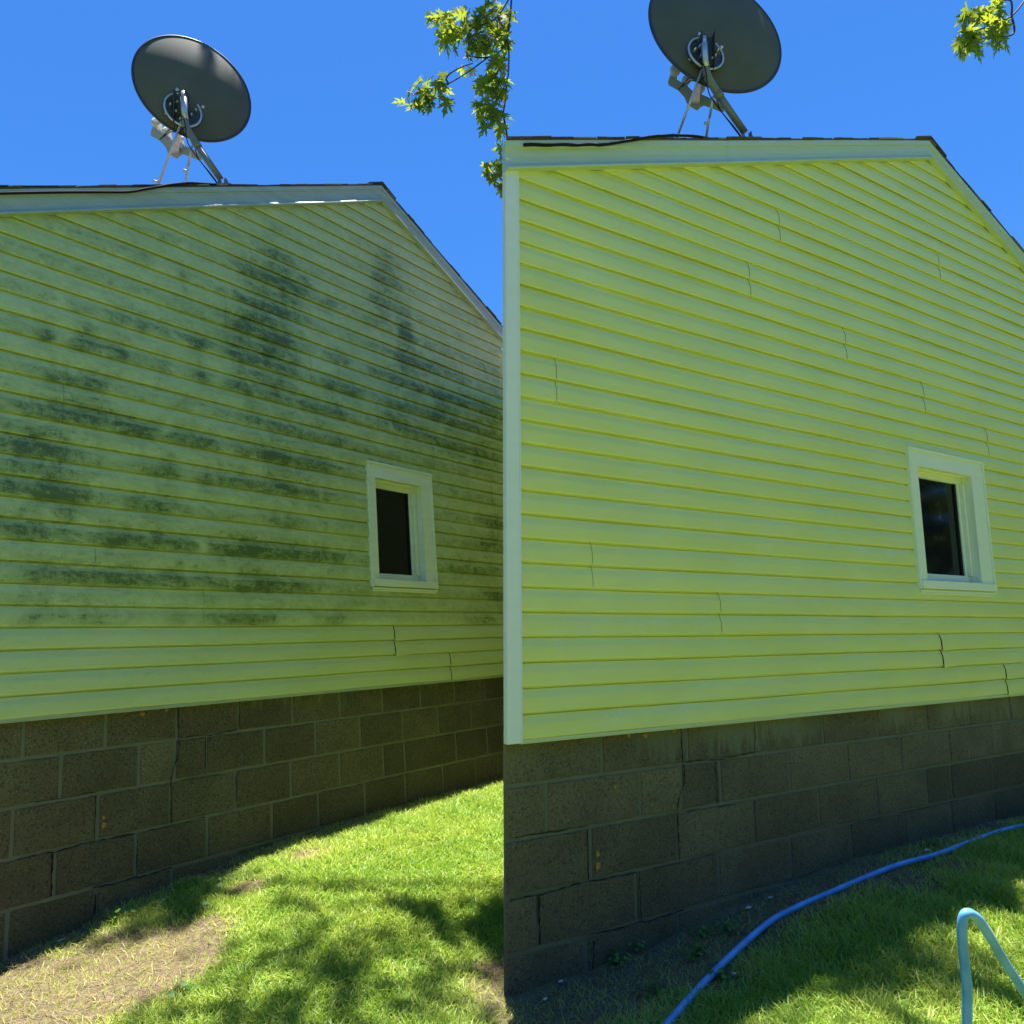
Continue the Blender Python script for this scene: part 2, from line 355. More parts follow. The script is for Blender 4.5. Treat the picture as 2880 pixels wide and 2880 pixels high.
# ------------------------------------------------------------------ houses
CC = 0.1016
HS = [dict(sx=0.888, smin=-2.0, smax=3.76, peak=2.30, slL=0.521, slR=0.51, top=3.892),
      dict(sx=1.2, smin=-0.012, smax=7.0, peak=3.47, slL=0.370, slR=0.415, top=3.895)]
def rake(i, s):
    h = HS[i]; return h['top'] - (h['slL'] * (h['peak'] - s) if s < h['peak'] else h['slR'] * (s - h['peak']))
WIN = [dict(s0=2.038, s1=2.69, t0=0.667, t1=1.567, i0=2.113, i1=2.575, j0=0.722, j1=1.45, g0=2.15, g1=2.505, gj0=0.775, gj1=1.40),
       dict(s0=2.855, s1=3.755, t0=0.670, t1=1.565, i0=2.955, i1=3.592, j0=0.725, j1=1.453, g0=3.01, g1=3.535, gj0=0.776, gj1=1.40)]
# panel laps: (s, lower course)
LAPS = [[(1.58, 20), (0.95, 22), (0.06, 14), (0.24, 6), (0.82, 4), (2.34, 28), (3.16, 24), (2.17, 18), (2.74, 16), (3.43, 14), (2.235, 2), (2.79, 0), (1.13, 26), (-1.1, 10), (-0.9, 0)],
        [(0.36, 6), (1.14, 4), (2.32, 20), (3.12, 18), (0.18, 14), (1.49, 22), (3.88, 16), (3.05, 2), (3.79, 0), (1.77, 26), (3.47, 28), (5.2, 8), (5.6, 14), (4.9, 2)]]

GR = []   # mildew patches on the first house, photo survey (col,row,x,y,rx,ry,amount)
for a in [(0,1,335,585,50,40,.8),(0,1,620,650,85,50,1.0),(0,1,910,740,90,45,1.0),(0,1,660,560,45,35,.7),(0,1,440,925,90,35,.8),(0,1,560,950,60,40,.9),(0,1,700,970,85,45,.9),(0,1,1060,530,40,30,.6),
          (0,1,1480,660,60,40,.8),(0,1,1240,830,50,25,.6),(0,1,1530,900,50,30,.7),(0,1,1830,980,110,50,.7),(0,1,640,1110,200,50,.55),(0,1,620,1215,190,55,.75),(0,1,290,1185,110,40,.8),(0,1,930,1300,90,40,1.0),(0,1,1120,1330,120,40,1.0),
          (0,1,1400,1375,80,45,1.0),(0,1,1560,1420,60,40,.8),(0,1,270,1455,230,60,1.1),(0,1,250,1320,180,50,.7),(0,1,300,1610,330,60,.75),(0,1,300,1785,220,60,1.1),(0,1,600,1830,130,50,.85),(0,1,1240,1620,110,55,1.0),(0,1,1600,1690,100,45,.9),
          (0,1,1200,1900,160,40,.9),(0,1,1850,90,80,60,.6),(0,1,1850,560,130,110,.65),(0,1,1850,720,120,70,.6),(0,1,1400,560,250,40,.35),(0,1,900,480,120,30,.4),
          (1,1,170,120,110,80,.75),(1,1,220,230,120,90,.7),(1,1,170,350,150,90,.6),(1,1,120,480,150,110,.6),(1,1,130,640,170,110,.55),(1,1,120,800,160,90,.5),(1,1,120,950,150,70,.45),(1,1,370,190,60,45,.6),(1,1,520,360,60,45,.6),
          (1,1,990,100,70,70,.7),(1,1,960,200,110,90,.45),(1,1,930,345,60,40,.6),(1,1,930,430,80,50,.6),(1,1,1110,510,50,35,1.0),(1,1,1130,605,45,40,1.1),(1,1,1140,700,60,70,.5),(1,1,640,790,70,40,.6),(1,1,960,900,110,45,.6),(1,1,1130,790,110,45,.7),
          (1,1,1150,880,90,60,.4),(1,1,1330,860,150,40,.7),(1,1,1400,710,90,40,.5),(1,1,710,1030,80,40,1.0),(1,1,560,985,70,35,.7),(1,1,1060,1115,90,40,.8),(1,1,1040,1215,70,40,.8),(1,1,1200,1000,200,40,.6),(1,1,1440,1070,90,40,.9),(1,1,1400,1140,60,40,.5),
          (1,1,1400,1220,160,45,.8),(1,1,1700,1150,170,45,.7),(1,1,1720,1330,170,45,.8),(1,1,1800,900,120,50,.5),(1,1,620,1180,180,50,.65),(1,1,400,1130,120,40,.6),(1,1,250,1300,250,60,.7),(1,1,600,1400,150,50,.5),(1,1,1100,1290,120,60,.6),
          (1,1,1350,1400,200,45,.6),(1,1,1700,1510,180,50,.9),(1,1,950,1560,160,40,.5),(1,1,130,1510,240,60,.9),(1,1,300,1570,90,40,.9),(1,1,520,1600,120,35,.7),(1,1,150,1740,240,55,.9),(1,1,400,1790,120,40,.5),(1,1,1650,250,120,120,.3),(1,1,1820,1250,80,40,.7),
          (0,2,250,130,330,55,1.0),(0,2,850,200,110,50,1.1),(0,2,1150,210,180,40,.8),(0,2,1380,250,80,45,1.0),(0,2,1850,270,110,45,1.3),(0,2,1700,275,110,30,.9),(0,2,430,480,190,45,.8),(0,2,900,490,200,40,.85),(0,2,1300,500,240,45,.6),(0,2,1850,560,180,40,.8),
          (0,2,350,360,200,50,.35),(0,2,700,815,300,40,.6),(0,2,200,800,120,40,.5),(0,2,1750,820,200,35,.8),(0,2,350,640,250,50,.3),(0,2,1330,800,60,30,.5),
          (1,2,200,300,220,45,1.15),(1,2,560,350,120,35,.8),(1,2,60,540,160,50,.7),(1,2,200,75,90,30,.6),(1,2,300,560,220,35,.4),(1,2,60,820,140,30,.8),(1,2,560,820,130,30,.8),(1,2,780,690,100,40,.3),(1,2,1820,90,110,35,1.0),(1,2,1780,255,120,35,.7),
          (1,2,1550,430,120,30,.5),(1,1,150,500,130,380,.55),(1,1,1120,700,60,260,.2),(0,1,1850,650,90,300,.4),(1,1,980,180,90,160,.4),(1,1,1600,1200,300,200,.12),(0,1,300,1500,350,250,.3),(1,2,1810,640,90,25,.9),(1,2,1720,830,100,30,.8),(1,2,1650,440,150,30,.4)]:
    px, py = Q(a[0], a[1], a[2], a[3]); s_, t_ = towall(0, px, py, 0.015); s2, _ = towall(0, px + a[4] * Z, py, 0.015); _, t2 = towall(0, px, py - a[5] * Z, 0.015)
    GR.append((s_, t_, max(abs(s2 - s_), .03) * 1.0, max(abs(t2 - t_), .045) * 1.5, a[6] * 0.8))
GRA = np.array(GR)

def siding(i, root, T0):
    h = HS[i]; w = WIN[i]
    prof = [(-0.0005, 0.006), (0.004, 0.0022), (0.0130, 0.0000), (0.0148, 0.0004), (0.0168, 0.0034), (0.0171, 0.012), (0.0166, 0.036), (0.0162, 0.055), (0.0146, 0.063), (0.0105, 0.0735), (0.0072, 0.085), (0.0062, 0.0925), (-0.0005, 0.0955), (-0.0008, 0.112)]
    V = []; Fc = []; A = []
    kmax = int((h['top']) / CC) + 1
    for k in range(0, kmax):
        z0 = k * CC
        # extent of this course under the rakes
        if z0 > h['top'] - 0.05: continue
        sa = max(h['smin'], h['peak'] - (h['top'] - z0 - 0.02) / h['slL']); sb = min(h['smax'], h['peak'] + (h['top'] - z0 - 0.02) / h['slR'])
        laps = sorted([s for s, c in LAPS[i] if c == (k // 2) * 2 and sa < s < sb])
        edges = [sa] + laps + [sb]
        lock = (k % 2 == 0)
        for j in range(len(edges) - 1):
            a, b = edges[j], edges[j + 1]
            if j > 0: a += (0.0001 if k > 3 else 0.0007)
            if j < len(edges) - 2: b -= (0.0001 if k > 3 else 0.0007)
            n = max(2, int((b - a) / 0.035)); cols = np.linspace(a, b, n + 1)
            extra = [x for x in (w['s0'] + 0.035, w['s1'] - 0.035) if a < x < b]
            cols = np.unique(np.concatenate([cols, extra]))
            base = len(V)
            off = 0.0022 * j
            for s in cols:
                wav = 0.0016 * math.sin(s * 2.3 + k // 2 * 1.7) + 0.0010 * math.sin(s * 6.1 + (k // 2) * 2.9)
                dz = 0.0010 * math.sin(s * 3.7 + (k // 2) * 0.9)
                sag = 0.0
                lift = 0.0
                for (js, jc, amp) in (((2.235, 2, 1.0), (2.79, 0, .6)) if i == 0 else ((3.05, 2, .8), (3.79, 0, .6))):
                    if jc == (k // 2) * 2 and s > js and j > 0:
                        e = math.exp(-((s - js) / 0.16) ** 2); lift += 0.0045 * e * amp; sag += 0.011 * e * amp
                    elif jc == (k // 2) * 2 and s <= js:
                        e = math.exp(-((s - js) / 0.12) ** 2); lift -= 0.001 * e * amp
                rb = rake(i, s) - 0.105
                for pi, (o_, dzp) in enumerate(prof):
                    if lock and pi == 0: o_ -= 0.001
                    if not lock and pi == 0: o_ += 0.004; dzp = 0.004
                    z = z0 + dzp + dz - sag * (1 if pi < 8 else 0.3)
                    z = min(z, rb)
                    V.append((s, -(o_ + off + (wav + lift) * (1 if pi < 11 else 0.3)), z)); A.append(0.35 if not lock else 1.0)
            m_ = len(prof)
            for c in range(len(cols) - 1):
                sc_ = (cols[c] + cols[c + 1]) / 2
                for r in range(m_ - 1):
                    zc = z0 + (prof[r][1] + prof[r + 1][1]) / 2
                    if w['s0'] + 0.03 < sc_ < w['s1'] - 0.03 and w['t0'] + 0.03 < zc < w['t1'] - 0.03: continue
                    if zc > rake(i, sc_) - 0.07: continue
                    p = base + c * m_ + r; Fc.append((p, p + m_, p + m_ + 1, p + 1))
    V = np.array(V); A = np.array(A)
    gsum = np.zeros(len(V))
    if i == 0:
        for (s_, t_, rs, rt, am) in GRA:
            gsum += am * np.exp(-((V[:, 0] - s_) / rs) ** 2 * 0.8 - ((V[:, 2] - t_) / rt) ** 2 * 0.8)
        amb = 0.50 * np.clip((V[:, 2] - 0.40) / 0.12, 0, 1) * np.clip(1 - (V[:, 2] - 2.6) / 1.6, 0.45, 1)
        zz = (V[:, 2] / CC) % 1.0
        face = np.where(zz < 0.62, 1.0, 0.6)
        gsum = (np.minimum(gsum, 1.15) * 0.84 * (0.72 + 0.40 * A) + amb * (0.4 + 0.6 * A)) * face
        gsum = np.where(V[:, 2] < 0.40, gsum * 0.1, gsum)
    ob = npmesh('siding', V, np.array(Fc), M['siding%d' % i], 'grime', gsum, root); ob.location = (0, 0, T0)
    ob.data.polygons.foreach_set('use_smooth', [True] * len(ob.data.polygons))
    bm = bmesh.new(); bm.from_mesh(ob.data)
    for e in bm.edges:
        if len(e.link_faces) == 2 and e.calc_face_angle(0) > 0.6: e.smooth = False
    bm.to_mesh(ob.data); bm.free()
    return ob

ROWS = [{0: [-0.023 + 0.361 * k for k in range(-6, 11)], 1: [-1.66 + 0.361 * k for k in range(5)] + [0.142, 0.504, 0.690, 0.864, 1.226, 1.584, 1.939, 2.316, 2.674, 3.04, 3.405], 2: [-1.85 + .361 * k for k in range(6)] + [0.313, 0.67, 1.04, 1.401, 1.765, 2.129, 2.327, 2.848, 3.209],
         3: [-1.68 + .361 * k for k in range(5)] + [0.133, 0.498, 0.873, 1.269, 1.594, 1.96, 2.32, 2.69, 3.05, 3.41], 4: [-1.85 + .361 * k for k in range(6)] + [0.319, 0.683, 1.047, 1.41, 1.77, 2.13, 2.5, 2.86, 3.22], 5: [-1.66 + .361 * k for k in range(14)]},
        {0: [0.425, 0.929, 1.426, 1.92, 2.408, 2.907, 3.396] + [3.9 + .496 * k for k in range(7)], 1: [0.135, 0.634, 0.884, 1.136, 1.633, 2.117, 2.615, 3.126, 3.621] + [4.12 + .496 * k for k in range(6)],
         2: [0.355, 0.846, 1.353, 1.846, 2.351, 2.847, 3.111, 3.6] + [4.1 + .496 * k for k in range(6)], 3: [0.089, 0.594, 1.098, 1.607, 2.097, 2.594, 3.083, 3.58] + [4.08 + .496 * k for k in range(6)],
         4: [0.322, 0.834, 1.314, 1.81, 2.3, 2.8, 3.3] + [3.8 + .496 * k for k in range(7)], 5: [0.089 + .496 * k for k in range(14)]}]
BEDS = [0.026, -0.182, -0.386, -0.597, -0.803, -1.01, -1.30]

def foundation(i, root, T0):
    h = HS[i]; mb = MB(); rnd = random.Random(11 + i); y1 = 0.037; y0 = 0.030
    lo = h['smin'] - (0.055 if i == 1 else 0)
    for r in range(6):
        js = [lo] + [j for j in ROWS[i][r] if lo + 0.02 < j < h['smax'] - 0.03] + [h['smax']]
        for a, b in zip(js[:-1], js[1:]):
            mj = 0.006; zt = BEDS[r] - 0.006; zb = BEDS[r + 1] + 0.006
            a_, b_ = a + mj, b - mj
            if i == 1 and r == 4 and b < 0.1: pass
            nx = max(4, int((b_ - a_) / 0.03)); nz = 6
            tone = 0.5 + rnd.uniform(-0.25, 0.2)
            if i == 0 and r >= 2 and a < 0.3: tone -= 0.05
            if i == 0 and r in (1, ) and 0.45 < a < 0.68: tone = 0.95
            if i == 1 and r in (1, ) and 0.6 < a < 0.85: tone = 0.85
            if i == 0 and r == 2 and a > 2.1: tone = 0.2
            if i == 1 and r == 2 and a > 2.8: tone = 0.15
            tilt = rnd.uniform(-0.0015, 0.0015); rec = rnd.uniform(-0.0015, 0.001)
            vs = []; 
            for jz in range(nz + 1):
                for jx in range(nx + 1):
                    fx = jx / nx; fz = jz / nz
                    edge = (jx in (0, nx)) or (jz in (0, nz))
                    x = a_ + (b_ - a_) * fx; z = zb + (zt - zb) * fz
                    if edge:
                        x += rnd.uniform(-0.0022, 0.0022); z += rnd.uniform(-0.0022, 0.0022)
                        y = y1 + 0.001
                    else:
                        y = y0 + rec + tilt * fx + rnd.uniform(-0.0008, 0.0008)
                        if jx == 1: x = a_ + 0.006
                        if jx == nx - 1: x = b_ - 0.006
                        if jz == 1: z = zb + 0.006
                        if jz == nz - 1: z = zt - 0.006
                    vs.append((x, y, z))
            fs = [(jz * (nx + 1) + jx, jz * (nx + 1) + jx + 1, (jz + 1) * (nx + 1) + jx + 1, (jz + 1) * (nx + 1) + jx) for jz in range(nz) for jx in range(nx)]
            mb.add(vs, fs, 0, False, tone)
    ob = mb.build('foundation_wall', M['block%d' % i], root, (0, 0, T0), 'tone')
    # mortar bed just behind the block faces: irregular thick plate
    mb = MB(); nx = 200; vs = []; zs = [0.026, -0.1, -0.182, -0.3, -0.386, -0.5, -0.597, -0.7, -0.803, -0.9, -1.01, -1.3]
    for z in zs:
        for k in range(nx + 1): vs.append((lo + (h['smax'] - lo) * k / nx, y1 - 0.0015 + rnd.uniform(-0.0015, 0.0012), z))
    fs = [(j * (nx + 1) + k, (j + 1) * (nx + 1) + k, (j + 1) * (nx + 1) + k + 1, j * (nx + 1) + k + 1) for j in range(len(zs) - 1) for k in range(nx)]
    mb.add(vs, fs); mb.box((lo + (.08 if i == 1 else .002), y1 + 0.004, -1.3), (h['smax'] - .002, y1 + 0.09, 0.02))
    mb.build('mortar', M['mortar%d' % i], ob)
    # cracks
    mb = MB(); k = 1.346 if i == 1 else 1.0
    def crack(pts, w=0.004):
        P = []
        for (a, b) in zip(pts[:-1], pts[1:]):
            n = max(2, int(math.dist(a, b) / 0.018))
            for q_ in range(n): t = q_ / n; P.append((a[0] + (b[0] - a[0]) * t + rnd.uniform(-.002, .002), a[1] + (b[1] - a[1]) * t + rnd.uniform(-.002, .002)))
        P.append(pts[-1]); vs = []; fs = []
        for q_, (s_, t_) in enumerate(P):
            d = (P[min(q_ + 1, len(P) - 1)][0] - P[max(q_ - 1, 0)][0], P[min(q_ + 1, len(P) - 1)][1] - P[max(q_ - 1, 0)][1]); L = math.hypot(*d) + 1e-9
            ww = w * rnd.uniform(0.25, 1.2) / 2; nx_, nz_ = -d[1] / L * ww, d[0] / L * ww
            vs += [((max(s_ * 1.376 - 0.076, -0.04) if i == 1 else s_) + nx_, y0 - 0.0032, t_ + nz_), ((max(s_ * 1.376 - 0.076, -0.04) if i == 1 else s_) - nx_, y0 - 0.0032, t_ - nz_)]
        for q_ in range(len(P) - 1): fs.append((2 * q_, 2 * q_ + 2, 2 * q_ + 3, 2 * q_ + 1))
        mb = MB(); mb.add(vs, fs); mb.build('crack', M['crack'], ob)
    crack([(0.699, 0.0), (0.702, -0.09), (0.705, -0.175), (0.712, -0.20), (0.705, -0.27), (0.680, -0.33), (0.668, -0.385), (0.670, -0.47), (0.672, -0.59)], 0.008)
    crack([(0.715, -0.178), (0.80, -0.176), (0.87, -0.184), (0.96, -0.178), (1.055, -0.17), (1.062, -0.10), (1.062, -0.0)], 0.005)
    crack([(0.858, -0.19), (0.858, -0.38)], 0.006)
    crack([(0.30, -0.392), (0.30, -0.59)], 0.006); crack([(0.04, -0.375), (0.2, -0.380), (0.3, -0.378)], 0.004)
    crack([(0.12, -0.610), (0.122, -0.79)], 0.010); crack([(-0.02, -0.605), (0.08, -0.60), (0.13, -0.607), (0.26, -0.597), (0.49, -0.604)], 0.006)
    crack([(0.50, -0.60), (0.502, -0.80)], 0.004); crack([(0.30, -0.80), (0.40, -0.81), (0.50, -0.803), (0.52, -0.812), (0.62, -0.806), (0.68, -0.803)], 0.006); crack([(0.315, -0.83), (0.31, -0.99)], 0.010)
    crack([(0.72, -0.392), (0.95, -0.396)], 0.004); crack([(1.04, -0.40), (1.04, -0.55)], 0.005)
    crack([(1.9, -0.60), (2.2, -0.606), (2.35, -0.604)], 0.004); crack([(1.62, -0.60), (1.80, -0.604)], 0.003)
    crack([(0.56, -0.604), (0.68, -0.603), (0.86, -0.598)], 0.004)
    return ob

def rake_trim(i, root, T0):
    h = HS[i]
    prof = [(0.0, 0.0), (0.036, 0.0), (0.0375, -0.005), (0.036, -0.034), (0.0285, -0.0365), (0.028, -0.039), (0.0265, -0.058), (0.0245, -0.078), (0.0265, -0.098), (0.0300, -0.112), (0.0345, -0.1165), (0.0500, -0.1350), (0.0525, -0.1415), (0.0500, -0.1450), (0.012, -0.1456)]
    lo = h['smin'] - (0.078 if i == 1 else 0.10)
    def sweep(sa, sb, o=0.0, mir=False):
        mb = MB(); n = max(2, int(abs(sb - sa) / 0.12)); vs = []
        for k in range(n + 1):
            s = sa + (sb - sa) * k / n; zr = rake(i, s) + 0.0012 * math.sin(s * 3.1)
            for (o_, dz) in prof: vs.append((s, -(o_ + (o if o_ > 0.02 else 0)), zr + dz))
        m_ = len(prof); fs = [(k * m_ + r, k * m_ + r + 1, (k + 1) * m_ + r + 1, (k + 1) * m_ + r) for k in range(n) for r in range(m_ - 1)]
        fs.append(tuple(range(m_))); fs.append(tuple(range(n * m_, (n + 1) * m_))[::-1])
        mb.add(vs, fs); return mb
    seams = [0.62, 0.95] if i == 0 else [1.02, 1.35]
    a = MB()
    pts = [lo, seams[1], h['peak'] - 0.001]
    for k in range(2):
        q_ = sweep(pts[k], pts[k + 1] + (0.01 if k == 0 else 0), 0.0016 * k); a.add(q_.v, q_.f)
    q_ = a.build('rake_board', M['trim%d' % i], root, (0, 0, T0))
    q_ = sweep(h['peak'] + 0.002, h['smax'] + 0.10 * (i == 1), -0.0012); q_.build('rake_board', M['trim%d' % i], root, (0, 0, T0))

def roof(i, root, T0):
    h = HS[i]; mb = MB(); dep = 7.5; yin = HF[i]['y']
    # depth direction in local coordinates: straight back from the viewer on the second house
    dvec = Vector((0, 1, 0)) if i == 0 else Vector((0.55, 0.83, 0))
    f0 = -0.038
    lo = h['smin'] - (0.078 if i == 1 else 0.15); hi = h['smax'] + (0.15 if i == 1 else 0.0)
    pk = h['peak']
    for (a, b) in ((lo, pk), (pk, hi)):
        za, zb = rake(i, a), rake(i, b)
        vs = []
        for (s, z) in ((a, za), (b, zb)):
            for dzz in (0.002, 0.007):
                vs.append(Vector((s, f0, z + dzz))); vs.append(Vector((s, f0, z + dzz)) + dvec * dep)
        mb.add(vs, [(0, 1, 5, 4), (2, 6, 7, 3), (0, 4, 6, 2), (1, 3, 7, 5), (0, 2, 3, 1), (4, 5, 7, 6)])
    ro = mb.build('roof', M['shingle'], root, (0, 0, T0))
    rnd = random.Random(5 + i)
    mb = MB(); s = lo
    while s < hi - 0.05:
        L = rnd.uniform(0.05, 0.16); e = min(s + L, hi)
        if (s - pk) * (e - pk) > 0:
            pr = rnd.uniform(0.0, 0.012); th = rnd.uniform(0.002, 0.0045); lift = rnd.uniform(0.007, 0.012)
            sl = (rake(i, e) - rake(i, s)) / (e - s); mi = 0 if rnd.random() < 0.65 else 1
            A = Vector((s, f0 - pr, rake(i, s) + lift)); B = Vector((e, f0 - pr, rake(i, e) + lift + rnd.uniform(-0.002, 0.003)))
            up = Vector((0, 0, th)); bk = dvec * 0.2
            mb.add([A, B, B + bk, A + bk, A + up, B + up, B + up + bk, A + up + bk], [(0, 1, 5, 4), (4, 5, 6, 7), (0, 4, 7, 3), (1, 2, 6, 5), (0, 3, 2, 1), (2, 3, 7, 6)], mi)
        s = e
    # ridge cap
    w_ = 0.16 * HS[i]['sx']
    A = [Vector((pk - w_, f0 - 0.012, rake(i, pk - w_) + 0.018)), Vector((pk, f0 - 0.014, rake(i, pk) + 0.020)), Vector((pk + w_, f0 - 0.012, rake(i, pk + w_) + 0.014))]
    vs = []
    for p in A: vs += [p, p + Vector((0, 0, .008)), p + dvec * .3 + Vector((0, 0, .008)), p + dvec * .3]
    fs = []
    for k in range(2):
        for r in range(4): fs.append((k * 4 + r, k * 4 + (r + 1) % 4, (k + 1) * 4 + (r + 1) % 4, (k + 1) * 4 + r))
    fs += [(0, 3, 2, 1), (8, 9, 10, 11)]
    mb.add(vs, fs)
    mb.build('shingle_edge', [M['shingle'], M['shingle_light']], ro)

def window(i, root, T0):
    w = WIN[i]; fm = M['frame%d' % i]
    wr = empty('window', (0, 0, T0)); wr.parent = root
    mb = MB()
    # flat casing
    f = 0.026; bd = 0.034; bw = 0.020
    mb.box((w['s0'] + bw, -f, w['t1'] - 0.117), (w['s1'] - bw, 0.002, w['t1'] - bw), 0, 0.0015)
    mb.box((w['s0'] + bw, -f + .001, w['t0'] + 0.055), (w['i0'], 0.002, w['t1'] - 0.1172), 0, 0.0015)
    mb.box((w['i1'], -f + .001, w['t0'] + 0.055), (w['s1'] - bw, 0.002, w['t1'] - 0.1172), 0, 0.0015)
    # raised outer band
    mb.box((w['s0'], -bd, w['t1'] - bw), (w['s1'], 0.001, w['t1']), 0, 0.003)
    mb.box((w['s0'], -bd + .0005, w['t0']), (w['s0'] + bw, 0.001, w['t1'] - bw), 0, 0.003)
    mb.box((w['s1'] - bw, -bd + .0005, w['t0']), (w['s1'], 0.001, w['t1'] - bw), 0, 0.003)
    # jamb returns
    mb.box((w['i0'] - 0.012, 0.001, w['j0'] - .01), (w['i0'], 0.11, w['j1'] + .01)); mb.box((w['i1'], 0.0012, w['j0'] - .01), (w['i1'] + 0.012, 0.11, w['j1'] + .01))
    mb.box((w['i0'], -0.024, w['j1']), (w['i1'], 0.11, w['j1'] + 0.012))
    mb.build('casing', fm, wr)
    mb = MB()
    mb.box((w['s0'] + bw + .002, -0.040, w['t0'] + 0.004), (w['s1'] - bw * .2, 0.10, w['t0'] + 0.055), 0, 0.003)
    mb.box((w['s0'] + 0.01, -0.030, w['t0'] - 0.018), (w['s1'] - 0.004, 0.0, w['t0'] - 0.004), 0, 0.002)
    mb.box((w['s0'] + 0.012, -0.024, w['t0'] - 0.030), (w['s1'] - 0.014, 0.0, w['t0'] - 0.0185), 0, 0.002)
    mb.build('sill', fm, wr)
    mb = MB()
    d = 0.045
    mb.box((w['i0'], d, w['gj1']), (w['i1'], d + .03, w['j1'] - 0.012), 0, 0.002); mb.box((w['i0'], d - .02, w['j1'] - .0118), (w['i1'], d + .02, w['j1']), 0, 0.001)
    mb.box((w['i0'], d, w['t0'] + 0.0552), (w['i1'], d + .03, w['gj0']), 0, 0.002)
    mb.box((w['i0'], d + .0005, w['gj0']), (w['g0'], d + .03, w['gj1']), 0, 0.002)
    mb.box((w['g1'], d + .0005, w['gj0']), (w['g1'] + 0.022 * HS[i]['sx'], d + .03, w['gj1']), 0, 0.002)
    mb.box((w['g1'] + 0.024 * HS[i]['sx'], d - .022, w['gj0'] - .0), (w['g1'] + 0.045 * HS[i]['sx'], d + .025, w['gj1']), 0, 0.002)
    mb.box((w['g1'] + 0.046 * HS[i]['sx'], d - .008, w['gj0'] - .0), (w['i1'], d + .02, w['gj1']), 0, 0.002)
    mb.build('sash', fm, wr)
    mb = MB(); mb.box((w['g0'] - .005, d + .018, w['gj0'] - .005), (w['g1'] + .005, d + .022, w['gj1'] + .005)); mb.build('glass_pane', M['glass'], wr)
    mb = MB(); mb.box((w['g1'] - 0.02 * HS[i]['sx'], d + .010, w['gj0'] + .001), (w['g1'] - .0005, d + .017, w['gj1'] - .001)); mb.build('screen_edge', M['cable'], wr)

def house(i):
    h = HS[i]; fr = HF[i]; T0 = 1.25
    R = Matrix((( fr['u'].x, fr['y'].x, fr['v'].x), (fr['u'].y, fr['y'].y, fr['v'].y), (fr['u'].z, fr['y'].z, fr['v'].z)))
    root = empty('house', fr['O'] - fr['v'] * T0, R.to_euler())
    siding(i, root, T0); foundation(i, root, T0); rake_trim(i, root, T0); roof(i, root, T0); window(i, root, T0)
    # starter strip under the first course
    mb = MB(); mb.box((h['smin'], -0.014, -0.010), (h['smax'], 0.03, -0.0005)); mb.box((h['smin'] + .001, -0.006, -0.018), (h['smax'] - .001, 0.029, -0.0102)); mb.build('starter_strip', M['trim%d' % i], root, (0, 0, T0))
    # sheathing and body of the house
    mb = MB(); pk = h['peak']; dvec = Vector((0, 1, 0)) if i == 0 else Vector((0.55, 0.83, 0)); dep = 7.2
    lo = h['smin'] + 0.01 - (0.060 if i == 1 else 0); hi = h['smax'] - .01
    w = WIN[i]
    xs = [lo, w['i0'] - .014, pk, w['i1'] + .014, hi] if i == 0 else [lo, w['i0'] - .014, pk, w['i1'] + .014, hi]
    xs = sorted(xs)
    def col(a, b, z0, z1f):
        vs = [(a, .014, z0), (b, .014, z0), (b, .014, z1f(b)), (a, .014, z1f(a))]; mb.add(vs, [(0, 1, 2, 3)])
    top = lambda s: rake(i, s) - 0.03
    for a, b in zip(xs[:-1], xs[1:]):
        inside = a >= w['i0'] - .02 and b <= w['i1'] + .02
        if inside: col(a, b, 0.0, lambda s: w['j0'] - .012); col(a, b, w['j1'] + .013, top)
        else: col(a, b, 0.0, top)
    outl = [(lo, -1.3), (hi, -1.3), (hi, top(hi)), (pk, top(pk)), (lo, top(lo))]
    y_s = 0.14 if i == 0 else 0.045
    sh = dvec * (y_s / dvec.y)
    vs = [Vector((s, 0, z)) + sh for s, z in outl] + [Vector((s, 0, z)) + sh + dvec * dep for s, z in outl]
    n_ = 5; mb.add(vs, [(k, k + n_, (k + 1) % n_ + n_, (k + 1) % n_) for k in range(n_)] + [tuple(range(n_, 2 * n_))[::-1]], 1)
    vs2 = [(lo, .006, 0), (lo + sh.x, sh.y, 0), (lo + sh.x, sh.y, top(lo)), (lo, .006, top(lo)), (hi, .006, 0), (hi + sh.x, sh.y, 0), (hi + sh.x, sh.y, top(hi)), (hi, .006, top(hi))]
    mb.add(vs2, [(0, 1, 2, 3), (4, 7, 6, 5)], 1)
    mb.build('side_wall', [M['dark'], M['siding1']], root, (0, 0, T0), 'grime')
    if i == 1:
        mb = MB(); a = h['smin']
        mb.box((a - 0.074, -0.0255, -0.012), (a - 0.008, 0.004, rake(1, a) - 0.10), 0, 0.003)
        mb.box((a - 0.0075, -0.0215, -0.0115), (a + 0.001, 0.003, rake(1, a) - 0.10), 0, 0.001)
        mb.build('corner_post', M['corner'], root, (0, 0, T0))
    return root
h0 = house(0); h1 = house(1)
tag(h0, 'gabled house whose siding is streaked with dark green mildew', 'house')
tag(h1, 'gabled house with freshly washed clean yellow green siding', 'house')

